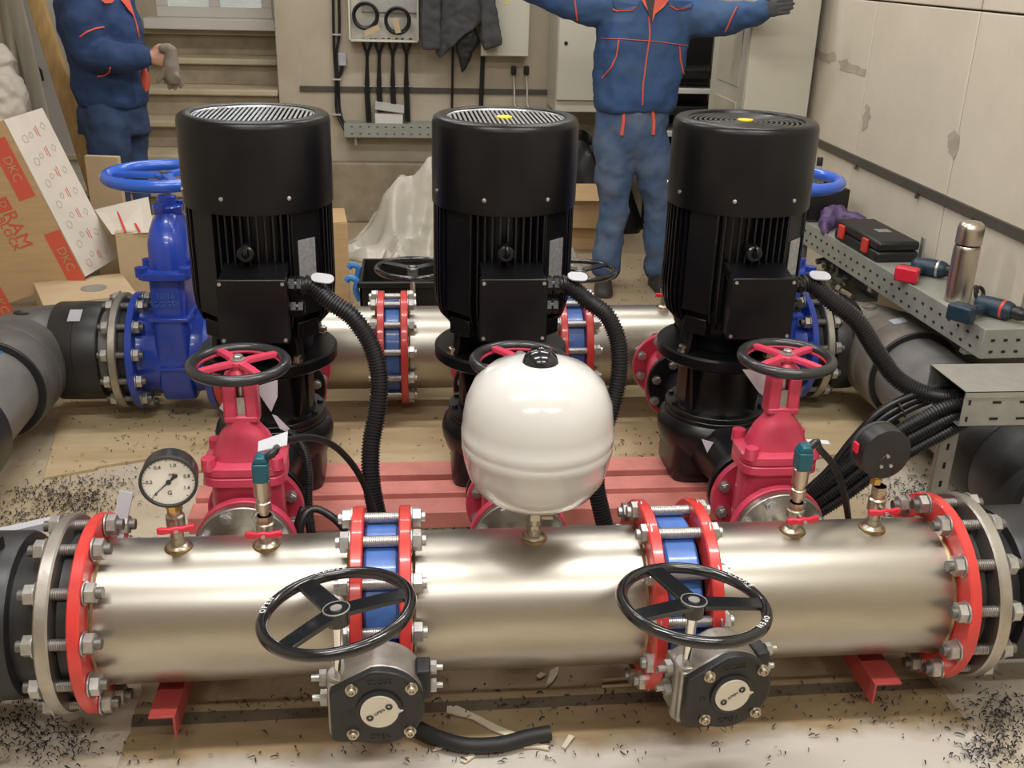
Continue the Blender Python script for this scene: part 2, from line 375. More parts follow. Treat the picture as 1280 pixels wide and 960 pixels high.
# window: frame, sill, panes
w1 = structure(MB().box(((WX0+WX1)/2, YN-.06, WZ0-.035), (WX1-WX0+.12, .2, .07)), 'window_1', 'frame_white', bevel=.006)
for x0, x1, z0, z1 in ((WX0, WX1, WZ0, WZ0+.07), (WX0, WX1, WZ1-.07, WZ1), (WX0, WX0+.07, WZ0+.07, WZ1-.07), (WX1-.07, WX1, WZ0+.07, WZ1-.07), ((WX0+WX1)/2-.035, (WX0+WX1)/2+.035, WZ0+.07, WZ1-.07)):
    MB().box(((x0+x1)/2, YN+.03, (z0+z1)/2), (x1-x0, .07, z1-z0)).build('window_frame', 'frame_white', w1, bevel=.004)
for sx in (0, 1):
    xa = WX0+.07+sx*((WX1-WX0)/2-.035); xb = xa+(WX1-WX0)/2-.105
    MB().box(((xa+xb)/2, YN+.03, (WZ0+WZ1)/2), (xb-xa, .006, WZ1-WZ0-.14)).build('pane', 'glass', w1, smooth=False)
og = MB().box((-1.4, 8.0, .62), (9, 4.4, 1.24)); structure(og, 'ground_outside', 'concrete_step')
# ceiling lamps
for i, (x, y) in enumerate(LAMPS):
    t = thing('ceiling_lamp', 'long white fluorescent batten lamp under the ceiling', 'lamp', (x, y, CEIL), 'ceiling lamps')
    MB().box((x, y, CEIL-.03), (1.28, .18, .06)).build('housing', 'frame_white', t, bevel=.006)
    MB().box((x, y, CEIL-.063), (1.22, .15, .006)).build('diffuser', 'lamp_glow', t, smooth=False)
    L = lamp_light(x, y, CEIL-.075, LAMP_W[y]); L.parent = t; L.location = (0, 0, -.075)

# ------------------------------------------------------------------ sheets lying on the floor
def sheet(name, pix, matn, label, cat, th=.006, z0=.0):
    top = [aZ(x, y, z0+th) for x, y in pix]; m = MB(); n = len(top); bot = [(p[0], p[1], z0) for p in top]
    m.add(top+bot, [tuple(range(n)), tuple(range(2*n-1, n-1, -1))]+[(i, i+n, (i+1) % n+n, (i+1) % n) for i in range(n)])
    return tag(m.build(name, matn, smooth=False), label, cat)
sheet('plywood_sheet', [(55, 597), (118, 586), (122, 583), (180, 574), (225, 572), (245, 588), (400, 588), (560, 586), (760, 582), (900, 580), (1000, 575), (1090, 560), (1120, 505), (1090, 455), (700, 420), (330, 420), (150, 440), (80, 500)], 'ply',
      'large yellowish plywood sheet on the floor under the rear manifold', 'plywood', .01)
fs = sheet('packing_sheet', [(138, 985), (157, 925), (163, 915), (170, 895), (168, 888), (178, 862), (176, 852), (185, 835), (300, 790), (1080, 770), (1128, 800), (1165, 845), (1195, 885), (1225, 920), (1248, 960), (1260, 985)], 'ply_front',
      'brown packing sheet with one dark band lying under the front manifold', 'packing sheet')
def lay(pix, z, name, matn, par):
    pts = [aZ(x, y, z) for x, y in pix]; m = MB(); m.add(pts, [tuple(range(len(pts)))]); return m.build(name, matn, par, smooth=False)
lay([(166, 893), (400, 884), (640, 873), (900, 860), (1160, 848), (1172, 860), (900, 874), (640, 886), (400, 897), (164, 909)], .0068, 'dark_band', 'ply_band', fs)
# ================================================================== pump station
H, ZRR, YRR, YP, RP, FR = .297, .258, 1.79, .90, .162, .2225
PXS = (-.5565, .136, .8285)
XAX = (1, 0, 0)
_bolts = {}
def bolt_mesh(g, r=.0125, nut=.0235, over=.012, m='zinc', shank='zinc'):
    """stud along local X with grip length g, a washer and a hex nut at both ends"""
    k = (round(g, 4), r, nut, over, m, shank)
    if k in _bolts: return _bolts[k]
    b = MB(); h = nut*.9
    b.cyl((-g/2-h-over, 0, 0), (g/2+h+over, 0, 0), r, n=12); ns = len(b.f)
    for s in (-1, 1):
        b.cyl((s*g/2, 0, 0), (s*(g/2+.003), 0, 0), nut*1.12, n=16)
        b.lathe([(nut*.9, 0), (nut, .0015), (nut, h-.0015), (nut*.9, h)], (s*(g/2+.003), 0, 0), (s, 0, 0), 6)
    if g > .06:                                        # visible thread ridges on long studs
        n = int(g/.0045)
        for i in range(1, n): b.lathe([(r, -.001), (r*1.07, 0), (r, .001)], (-g/2+i*g/n, 0, 0), XAX, 10, cap0=False, cap1=False)
    me = b.mesh('bolt', m)
    if shank != m:
        me.materials.append(MATS[shank])
        for i in range(ns): me.polygons[i].material_index = 1
    _bolts[k] = me; return me
def bolt_ring(parent, me, c, ax, rad, n, ph, name='bolt', skip=None):
    u, w, a = frame(ax); rot = np.stack([a, u, w], 1)
    for i in range(n):
        t = ph+2*PI*i/n
        d = math.cos(t)*u+math.sin(t)*w
        inst(name, me, parent, np.asarray(c)+rad*d, rot@Rx(random.uniform(0, 1)))
PH = math.radians(15)

def branch(t, X, Y0, Z, sgn, Yf):
    """nozzle from the manifold axis Y0 towards Yf (its flange face)"""
    m = MB(); a = V(X, Y0+sgn*.10, Z); m.lathe([(.068, 0), (.068, abs(Yf-Y0)-.10)], a, (0, sgn, 0), 32)
    m.torus((X, Y0+sgn*.155, Z), (0, 1, 0), .069, .006, 32, 8); m.build('branch_pipe', 'stainless', t)
    f = MB().ring(.064, .122, 0, .022, (X, Yf-sgn*.022, Z), (0, sgn, 0)).build('branch_flange', 'flange_steel', t); return f
def spool(label, x0, x1, Y, Z, bX, sgn, Yf, sockets, group):
    t = thing('manifold_section', label, 'pipe', ((x0+x1)/2, Y, Z-RP), group)
    m = MB(); m.lathe([(RP-.004, 0), (RP, 0), (RP, x1-x0), (RP-.004, x1-x0)], (x0, Y, Z), XAX, 96, closed=True); m.build('pipe', 'stainless', t)
    for x, s in ((x0+.029, 1), (x1-.029, -1)): MB().lathe([(RP, 0), (RP+.004, .002*s), (RP, .007*s)], (x, Y, Z), XAX, 64, cap0=False, cap1=False).build('weld_seam', 'stainless_heat', t)
    for x in (x0, x1-.027): MB().ring(RP+.0005, FR, 0, .027, (x, Y, Z), XAX, 72, .003).build('flange', 'red_paint', t)
    f = branch(t, bX, Y, Z, sgn, Yf)
    for sx in sockets:
        s = MB(); s.lathe([(.026, -.012), (.026, .003), (.021, .008), (.0165, .010), (.0165, .026), (.012, .026)], (sx, Y, Z+RP), (0, 0, 1), 24); s.build('socket', 'brass_nickel', t)
        hz = MB(); hz.lathe([(.034, -.006), (.030, .0035), (.0255, .0045)], (sx, Y, Z+RP-.001), (0, 0, 1), 32, cap0=False, cap1=False); hz.build('weld_ring', 'stainless_heat', t)
    return t
FX = [(-.850, -.247), (-.168, .415), (.514, 1.132)]
lb = ['front stainless manifold section carrying the white-faced pressure gauge', 'front stainless manifold section with the white tank on top', 'front stainless manifold section carrying the gauge seen from behind']
sk = [(-.656, -.464), (.139,), (.754, .949)]
for i in range(3): spool(lb[i], *FX[i], 0, H, PXS[i], 1, .263, sk[i], 'front manifold sections')
RX = [(-.872, -.236), (-.174, .461), (.532, 1.145)]
lb = ['rear stainless manifold section behind the pump nearest the stairs', 'rear stainless manifold section behind the middle pump', 'rear stainless manifold section with a small red-handled tap, behind the pump nearest the wall bench']
for i in range(3): spool(lb[i], *RX[i], YRR, ZRR, PXS[i], -1, 1.555, ((), (), (.87,))[i], 'rear manifold sections')

# ---- butterfly valves with gear operators
def handwheel(t, c, R, r, spoke_angles, tilt, mrim, mhub, hubr=.028, bar=(.044, .009), drop=.0, letters=(), name='handwheel', drop_rim=0.):
    c = np.asarray(c, float); Rm = Ry(tilt[1])@Rx(tilt[0])
    def fin(m): return m.xf(Rm, c)
    hb = fin(MB().lathe([(hubr*.6, -.03), (hubr*.8, -.028), (hubr*.82, -.006), (hubr, -.004), (hubr, .004), (hubr*.9, .007), (hubr*.6, .0075), (hubr*.55, .006), (0, .006)], n=32)).build(name, mhub, t)
    if mhub == 'wheel_black':
        fin(MB().torus((0, 0, .006), (0, 0, 1), hubr*.93, .0016, 36, 6)).build('hub_ring', 'zinc', hb); fin(MB().cyl((0, 0, .005), (0, 0, .0085), hubr*.42, n=24)).build('hub_bolt', 'zinc', hb)
    fin(MB().torus((0, 0, -drop_rim), (0, 0, 1), R-r, r, 72, 14)).build('rim', mrim, hb)
    for a in spoke_angles:
        m = MB(); d = V(math.cos(a), math.sin(a), 0); p = V(-d[1], d[0], 0)
        L0, L1 = hubr*.7, R-r*1.2; secs = []
        for q in np.linspace(0, 1, 6):
            x = L0+(L1-L0)*q; z = drop*math.sin(q*PI/2)-drop_rim*q*q; wv = bar[0]*(1-.12*q)
            secs.append([d*x+p*wv/2*u+V(0, 0, z+bar[1]/2*v_) for u, v_ in ((-1, -.8), (-1, .6), (-.9, 1), (.9, 1), (1, .6), (1, -.8), (.9, -1), (-.9, -1))])
        m.loft(secs); fin(m).build('spoke', mhub, hb)
    for txt, a, sz in letters:
        d = V(math.cos(a), math.sin(a), 0); u = V(-d[1], d[0], 0)*-1
        n = len(txt)
        for k, ch in enumerate(txt):
            b = a-(k-(n-1)/2)*sz*.82/(R-r); d = V(math.cos(b), math.sin(b), 0); u = V(math.sin(b), -math.cos(b), 0)
            text('lettering', ch, sz, 'white_paint', hb, c+Rm@(d*(R-r)+V(0, 0, r+.0003)), Rm@u, Rm@d)
    return hb
def gear_poly(k=1.):
    p = [(.090*math.cos(t), .090*math.sin(t)) for t in np.linspace(-1.95, 1.75, 30)]
    return [(x*k, y*k) for x, y in p+[(-.094, .046), (-.098, .040), (-.098, -.070), (-.092, -.078)]]
def butterfly(label, Xc, Y, Z, sgn, ang, wz, tilt, spokes, letters, group, halfgap=.039, detail=True):
    t = thing('butterfly_valve', label, 'valve', (Xc, Y, Z-.185), group)
    b = MB(); b.ring(.152, .186, -halfgap+.001, halfgap-.001, (Xc, Y, Z), XAX, 64, .006)
    b.build('body', 'blue_body', t)
    bolt_ring(t, bolt_mesh(2*halfgap+.054), (Xc, Y, Z), XAX, .2, 12, PH)
    P = V(Xc, Y, Z); Rg = Rz(ang)
    def G(m): return m.xf(Rg, P)
    s = sgn                                           # -1: the stem points at the aisle (towards -Y)
    nk = MB(); nk.loft([sell(0, 0, z, a, bb, 20, 3) for z, a, bb in ((0, .034, .030), (.05, .030, .027), (.072, .048, .040), (.085, .052, .044))]); nk.xf(Rx(PI/2), (0, s*.178, 0)); G(nk).build('neck', 'blue_body', t)
    g = MB(); g.prism(gear_poly(.97), (0, s*.262, 0), (1, 0, 0), (0, 0, 1) if s < 0 else (0, 0, 1), .088 if s < 0 else -.088); gb = G(g).build('gearbox', 'alu_cast', t, bevel=.006)
    wd = MB(); wd.cyl((-.080, s*.318, -.086), (-.080, s*.318, .052), .027, n=24); wd.box((-.073, s*.306, -.018), (.060, .085, .125)); G(wd).build('worm_housing', 'alu_cast', gb, bevel=.004)
    G(MB().box((.088, s*.305, .02), (.03, .05, .07))).build('stop_housing', 'gear_black', gb, bevel=.004)
    cv = MB(); cv.prism(gear_poly(1.0), (0, s*.350, 0), (1, 0, 0), (0, 0, 1), .022 if s < 0 else -.022); cv = G(cv).build('cover', 'gear_black', t, bevel=.004)
    if detail:
        di = MB(); di.lathe([(.046, 0), (.046, .005), (.040, .007), (.0395, .004), (0, .004)], (0, s*.372, 0), (0, s, 0), 40); G(di).build('indicator_ring', 'gear_black', cv)
        d2 = MB(); d2.cyl((0, s*.374, 0), (0, s*.381, 0), .038, n=40); d2.prism([(.036, -.006), (.047, 0), (.036, .006)], (0, s*.376, 0), (1, 0, 0), (0, 0, 1), .004); dd = G(d2).build('indicator_plate', 'cream_plate', cv)
        for sx, sz in ((1, 1), (-1, -1)):
            q = MB(); q.torus((sx*.019, s*.3815, sz*.013), (0, 1, 0), .0052, .0022, 16, 6); G(q).build('limit_mark', 'ink', cv)
        o = P+Rg@V(0, s*.3815, 0); text('lettering', 'OPEN', .0095, 'ink', cv, o, Rg@V(.83, 0, .55), Rg@V(-.55, 0, .83))
        for p, tx in (((-.063, -.005), '10'), ((.0, .066), 'CLOSE'), ((.0, -.068), 'OPEN')):
            o = P+Rg@V(p[0], s*.372, p[1]); text('cast_lettering', tx, .017, 'gear_black', cv, o, Rg@V(1, 0, 0), V(0, 0, 1), .0012)
        for x, z in ((-.054, .052), (.064, .05), (-.054, -.056), (.06, -.056)):
            q = MB(); q.cyl((x, s*.372, z), (x, s*.376, z), .0125, n=16); q.lathe([(.0095, .004), (.0095, .011), (.0075, .013), (.005, .013), (.005, .009)], (x, s*.372, z), (0, s, 0), 12); G(q).build('cover_bolt', 'brass_nickel', cv)
        for z in (.045, .0): q = MB(); q.cyl((.098, s*.305, z), (.128, s*.305, z), .006, n=10); q.lathe([(.014, 0), (.014, .012)], (.103, s*.305, z), XAX, 6); G(q).build('stop_screw', 'zinc', gb)
        for z in (.03, -.02): q = MB(); q.cyl((-.138, s*.305, z), (-.10, s*.305, z), .007, n=10); q.lathe([(.017, 0), (.017, .014)], (-.122, s*.305, z), XAX, 6); G(q).build('stop_screw', 'zinc', gb)
    c0 = P+Rg@V(-.080, s*.318, 0); wz_ = wz-Z
    sh = MB(); sh.cyl(c0+V(0, 0, .05), c0+V(0, 0, wz_-.02), .0105, n=16); sh.build('shaft', 'chrome', t)
    handwheel(t, c0+V(0, 0, wz_), .158, .0122, spokes, tilt, 'wheel_black', 'wheel_black', letters=letters, drop=.004)
    return t
D = math.radians
butterfly('blue butterfly valve with black handwheel between the gauge and white tank sections', -.2075, 0, H, -1, 0, .496, (D(-3), D(-7)), (D(122), D(8), D(230)), (('CLOSE', D(98), .017), ('OPEN', D(165), .017)), 'front butterfly valves')
butterfly('blue butterfly valve with black handwheel between the white tank and the reversed gauge', .4645, 0, H, -1, D(7.5), .492, (D(-4), D(3)), (D(112), D(-4), D(205)), (('CLOSE', D(32), .017), ('OPEN', D(-38), .016)), 'front butterfly valves')
butterfly('blue butterfly valve in the rear manifold beside the black case', -.205, YRR, ZRR, -1, D(180), .487, (D(0), D(0)), (D(150), D(30), D(270)), (), 'rear butterfly valves', .031, False)
butterfly('blue butterfly valve in the rear manifold near the standing man', .4965, YRR, ZRR, -1, D(180), .478, (D(0), D(0)), (D(150), D(30), D(270)), (), 'rear butterfly valves', .036, False)

# ---- red gate valves in front of the pumps
def red_gate(label, X):
    Y0, Yc, Y1 = .266, .362, .468; t = thing('gate_valve', label, 'valve', (X, Yc, H-.122), 'red gate valves')
    for y, s in ((Y0, 1), (Y1, -1)):
        f = MB().ring(.05, .127, 0, .022, (X, y, H), (0, s, 0), 56, .003).build('flange', 'crimson', t)
        bolt_ring(f, bolt_mesh(.044, .0085, .0155, .008), (X, y+(-.001 if s > 0 else .001), H), (0, 1, 0), .104, 8, PI/8)
    b = MB(); b.lathe([(.064, 0), (.066, .03), (.075, .06), (.078, .098), (.075, .135), (.066, .165), (.064, .2)], (X, Y0+.002, H), (0, 1, 0), 36)
    b.loft([sell(X, Yc, z, a, c, 36, e) for z, a, c, e in ((H-.10, .05, .035, 2), (H-.06, .085, .055, 2.4), (H, .092, .062, 2.8), (H+.08, .090, .058, 3), (.452, .088, .056, 3.2))])
    b.build('body', 'crimson', t)
    bf = MB(); bf.loft([sell(X, Yc, z, a, c, 40, 4.5) for z, a, c in ((.448, .094, .068), (.452, .103, .076), (.472, .103, .076), (.476, .099, .072))]); bf.build('body_flange', 'crimson', t)
    bn = MB(); bn.loft([sell(X, Yc, z, a, c, 40, e) for z, a, c, e in ((.478, .099, .072, 4.5), (.480, .103, .076, 4.5), (.500, .103, .076, 4.5), (.504, .098, .070, 4), (.510, .080, .058, 3), (.535, .074, .055, 2.5), (.565, .062, .048, 2.2), (.585, .046, .040, 2.2), (.60, .036, .033, 2.2), (.612, .034, .031, 2.2))])
    for sx in (-1, 1):
        for sy in (-1, 1): bn.cyl((X+sx*.083, Yc+sy*.057, .495), (X+sx*.083, Yc+sy*.057, .526), .019, .0175, n=18)
    bn.build('bonnet', 'crimson', t)
    # yoke: two uprights and a head, a slot between them
    yk = MB(); yk.box((X, Yc, .613), (.084, .056, .02))
    for s in (-1, 1): yk.loft([[V(X+s*(.0265+u*.0165)+s*dx*.3, Yc+w_*.026, z) for u, w_ in ((-1, -1), (1, -1), (1, 1), (-1, 1))] for z, dx in ((.602, 0), (.68, -.003), (.715, -.005))])
    yk.box((X, Yc, .716), (.078, .056, .024)); yk.lathe([(.03, .722), (.026, .738), (.02, .742)], (X, Yc, 0), n=24)
    yk.build('yoke', 'crimson', t, bevel=.006)
    sm = MB(); sm.cyl((X, Yc, .60), (X, Yc, .775), .0095, n=16); sm.lathe([(.017, 0), (.017, .014)], (X, Yc, .655), n=6); sm.box((X, Yc-.012, .645), (.018, .012, .05)); sm.build('stem', 'zinc', t)
    hb = handwheel(t, (X, Yc, .757), .127, .014, [D(a) for a in (35, 125, 215, 305)], (D(0), D(0)), 'rim_black', 'crimson', hubr=.024, bar=(.022, .012), drop=.002, drop_rim=.004)
    MB().torus((X, Yc, .757-.010), (0, 0, 1), .104, .006, 56, 8).build('inner_rim', 'crimson', hb)
    nt = MB(); nt.lathe([(.012, 0), (.012, .009), (.010, .011)], (X, Yc, .766), n=6); nt.lathe([(.017, 0), (.017, .002)], (X, Yc, .765), n=20); nt.build('wheel_nut', 'zinc', hb)
    return t
rg = [red_gate(l, x) for l, x in zip(('red gate valve with a paper tag, next to the white-faced pressure gauge', 'red gate valve half hidden behind the white tank', 'red gate valve with a paper tag, beside the corrugated hose bundle'), PXS)]
def paper_tag(t, pts, name='paper_tag'):
    p = [np.asarray(q, float) for q in pts]; n = len(p); nn = np.cross(p[1]-p[0], p[2]-p[0]); nn = nn/np.linalg.norm(nn)*.0012
    m = MB(); m.add(p+[q+nn for q in p], [tuple(range(n)), tuple(range(2*n-1, n-1, -1))]+[(i, (i+1) % n, (i+1) % n+n, i+n) for i in range(n)]); m.build(name, 'paper', t, smooth=False)
paper_tag(rg[0], [aY(318, 484, .46), aY(347, 475, .47), aY(347, 496, .47), aY(339, 515, .465)])
paper_tag(rg[0], [aY(274, 510, .44), aY(284, 493, .45), aY(292, 500, .45), aY(286, 520, .44)])
paper_tag(rg[0], [aY(340, 518, .47), aY(346, 520, .47), aY(362, 536, .465), aY(358, 540, .465), aY(350, 536, .465)])
paper_tag(rg[2], [aY(928, 462, .46), aY(958, 462, .46), aY(955, 496, .46), aY(948, 490, .46)])
paper_tag(rg[2], [aY(877, 549, .50), aY(892, 553, .50), aY(884, 566, .50)])

# ---- vertical pumps
FT = .17
def make_pump():
    X, Y = 0., 0.
    t = thing('vertical_pump', '', 'pump', (0, 0, FT), 'vertical pumps')
    p = MB(); p.loft([sell(X, Y, z, a, b, 32, 6) for z, a, b in ((FT, .146, .122), (FT+.006, .149, .125), (.22, .149, .125), (.31, .147, .122))]); p.build('pedestal', 'black_cast', t)
    v = MB(); v.lathe([(.10, .215), (.135, .235), (.163, .268), (.176, .305), (.178, .332), (.172, .355), (.158, .37), (.12, .372)], n=56)
    for s in (-1, 1): v.lathe([(.118, .0), (.105, .10), (.085, .19), (.072, .25), (.068, .41)], (X, Y, H-.012), (0, s, 0), 36)
    v.build('volute', 'black_cast', t)
    for s in (-1, 1): MB().ring(.05, .125, 0, .022, (X, s*.41-s*.022, H), (0, s, 0), 56, .003).build('nozzle_flange', 'black_cast', t)
    cr = MB(); cr.ring(.05, .157, .371, .384, n=56); cr.ring(.05, .157, .386, .402, n=56); crr = cr.build('cover_ring', 'black_cast', t)
    for k in range(10):
        a = 2*PI*k/10+.2; b = MB(); b.lathe([(.0095, 0), (.0095, .009), (.007, .010)], (.142*math.cos(a), .142*math.sin(a), .402), n=6); b.build('cover_bolt', 'black_cast', crr)
    ln = MB(); ln.lathe([(.128, .402), (.124, .412), (.121, .43), (.119, .53), (.127, .553), (.14, .567)], n=44)
    for a in (45, 135, 225, 315):
        ln.prism([(.115, .41), (.138, .41), (.165, .567), (.115, .567)], (-.004*math.sin(D(a))*-1, -.004*math.cos(D(a)), 0), (math.cos(D(a)), math.sin(D(a)), 0), (0, 0, 1), .008)
    ln.build('lantern', 'black_cast', t)
    for a0 in (D(180), D(0)):
        g = MB(); R = []
        for q in np.linspace(-.42, .42, 9): R.append([V(math.cos(a0+q)*r, math.sin(a0+q)*r, z) for r, z in ((.1255, .418), (.1255, .55), (.1215, .55), (.1215, .418))])
        g.loft(R); g.build('guard', 'guard_brown', t)
    mf = MB(); mf.ring(.05, .200, .567, .607, n=72, ch=.006); mff = mf.build('motor_flange', 'black_gloss', t)
    for k in range(4):
        a = D(45+90*k-12); b = MB(); b.cyl((.178*math.cos(a), .178*math.sin(a), .607), (.178*math.cos(a), .178*math.sin(a), .611), .017, n=16); b.lathe([(.0145, 0), (.0145, .014), (.011, .016)], (.178*math.cos(a), .178*math.sin(a), .611), n=6); b.build('flange_bolt', 'brass_nickel', mff)
    mt = MB(); mt.lathe([(.13, .607), (.132, .635), (.150, .655), (.165, .70), (.172, .73), (.174, 1.07), (.15, 1.075)], n=48)
    for a in (45, 135, 225, 315):                      # gusset feet and pads between the fin banks
        c, s = math.cos(D(a)), math.sin(D(a))
        mt.prism([(.11, .607), (.185, .607), (.176, .63), (.168, .70), (.11, .74)], (s*.012, -c*.012, 0), (c, s, 0), (0, 0, 1), .024)
        mt.box((c*.150, s*.150, .90), (.085, .092, .31), Rz(D(a)))
        mt.box((c*.165, s*.165, .70), (.045, .075, .05), Rz(D(a)))
    mt.build('motor_housing', 'black_gloss', t, bevel=.003)
    fin = [(.165, .690), (.187, .715), (.199, .755), (.2025, .80), (.2025, 1.052), (.165, 1.052)]
    f = MB()
    for k in range(60):
        a = 6*k; d = min(abs((a-q+180) % 360-180) for q in (45, 135, 225, 315))
        if d < 15: continue
        if d >= 15: f.prism(fin, (math.sin(D(a))*.0022, -math.cos(D(a))*.0022, 0), (math.cos(D(a)), math.sin(D(a)), 0), (0, 0, 1), .0044)
    f.build('cooling_fins', 'black_fin', t, smooth=False)
    fc = MB(); fc.lathe([(.196, 1.040), (.2055, 1.040), (.2065, 1.045), (.2065, 1.262), (.203, 1.275), (.195, 1.2815), (.172, 1.283), (.166, 1.281), (.162, 1.274), (.15, 1.250), (.0, 1.250)], n=72, cap1=False); fcc = fc.build('fan_cover', 'black_gloss', t)
    gr = MB()
    for i in range(-12, 13):
        x = i*.0128; L = math.sqrt(max(0, .163**2-x*x))
        if L > .01: gr.box((x, 0, 1.2745), (.0064, 2*L, .0015), None)
    gr.torus((0, 0, 1.274), (0, 0, 1), .164, .004, 64, 8); gr.build('grille', 'grille', fcc, smooth=False)
    for a in (250, 300, 20, 70, 160, 200):
        c, s = math.cos(D(a)), math.sin(D(a)); q = MB(); q.lathe([(.006, 0), (.006, .003), (.003, .0045)], (c*.2065, s*.2065, 1.083), (c, s, 0), 10); q.build('screw', 'zinc', fcc)
    # eye boss, terminal box, glands
    e = MB(); e.cyl((-.012, -.165, .945), (-.012, -.225, .945), .019, n=20); e.lathe([(.021, 0), (.023, .004), (.023, .014), (.019, .018), (.010, .018), (.009, .010)], (-.012, -.222, .945), (0, -1, 0), 20); e.torus((-.012, -.235, .953), (1, .2, 0), .016, .005, 20, 8); e.build('lifting_eye', 'black_fin', t)
    bx = MB(); bx.box((.006, -.215, .79), (.15, .10, .14)); bx.prism(rrect(.090, .0875, .008), (.006, -.252, .805), (1, 0, 0), (0, 0, 1), .036); bb = bx.build('terminal_box', 'black_gloss', t, bevel=.002)
    ld = MB(); ld.prism(rrect(.0925, .0895, .010), (.006, -.288, .805), (1, 0, 0), (0, 0, 1), .012); ld.build('lid', 'black_gloss', bb, bevel=.003)
    tp = MB(); tp.prism([(-.29, .890), (-.20, .905), (-.165, .905), (-.165, .88), (-.29, .88)], (-.079, 0, 0), (0, 1, 0), (0, 0, 1), .17); tp.build('box_hood', 'black_gloss', bb)
    for sx in (-1, 1):
        for sz in (-1, 1): q = MB(); q.cyl((.006+sx*.081, -.300, .805+sz*.078), (.006+sx*.081, -.303, .805+sz*.078), .005, n=10); q.build('lid_screw', 'zinc', bb)
    gl = MB()
    for z, r in ((.862, .024), (.800, .020)):
        gl.cyl((.09, -.245, z), (.125, -.245, z), r*.9, n=20); gl.lathe([(r*1.12, 0), (r*1.12, .016)], (.098, -.245, z), XAX, 6); gl.lathe([(r*1.08, 0), (r*1.08, .013), (r*.8, .017)], (.120, -.245, z), XAX, 6)
    gl.build('cable_gland', 'black_fin', bb)
    c, s = math.cos(D(-45)), math.sin(D(-45)); q = MB(); q.box((c*.196, s*.196, .905), (.003, .058, .115), Rz(D(-45))); npl = q.build('nameplate', 'plate_metal', t)
    return t
def P_stick(t, X, Y): MB().cyl((X, Y, 1.2755), (X, Y, 1.279), .022, n=24).build('sticker', 'yellow', t)
pump = make_pump()
pumps = [pump, copy_tree(pump), copy_tree(pump)]
for o, x, l in zip(pumps, PXS, ('black vertical pump standing next to the big blue gate valve', 'black vertical pump directly behind the white tank', 'black vertical pump next to the corrugated hose bundle')):
    o.location = (x, YP, FT); o['label'] = l
def kid(o, n):
    for c in o.children_recursive:
        if c.name.split('.')[0] == n: return c
for o, a in zip(pumps[:2], (1, 1)): kid(o, 'grille').rotation_euler.z = D(a)
g3 = kid(pumps[2], 'grille'); cr3 = MB()
for k in range(11): cr3.torus((0, 0, 1.2735), (0, 0, 1), .014+k*.0145, .0036, 56, 6, .5)
for a in (0, 60, 120): cr3.box((0, 0, 1.272), (.32, .006, .003), Rz(D(a)))
g3.data = cr3.mesh('grille', 'rim_black', (0, 0, FT))
for o in pumps[1:]: P_stick(o, o.location[0]-.004, YP-.004)

# ---- check valves between pumps and the rear manifold
def check_valve(label, X):
    Z = (H+ZRR)/2-.004; t = thing('check_valve', label, 'valve', (X, 1.43, Z-.125), 'red check valves')
    for y, s in ((1.313, 1), (1.552, -1)):
        f = MB().ring(.05, .126, 0, .021, (X, y, Z), (0, s, 0), 56, .003).build('flange', 'crimson', t)
        bolt_ring(f, bolt_mesh(.044, .0085, .0155, .006), (X, y, Z), (0, 1, 0), .104, 8, PI/8)
    b = MB(); b.lathe([(.066, 0), (.08, .05), (.095, .12), (.08, .19), (.066, .236)], (X, 1.315, Z), (0, 1, 0), 40); b.lathe([(.07, 0), (.062, .10), (.066, .105), (.066, .125), (.05, .135)], (X, 1.435, Z), (0, 0, 1), 32); b.build('body', 'crimson', t)
for x, l in zip(PXS, ('red check valve behind the pump nearest the stairs', 'red check valve behind the middle pump', 'red check valve behind the pump nearest the wall bench')): check_valve(l, x)

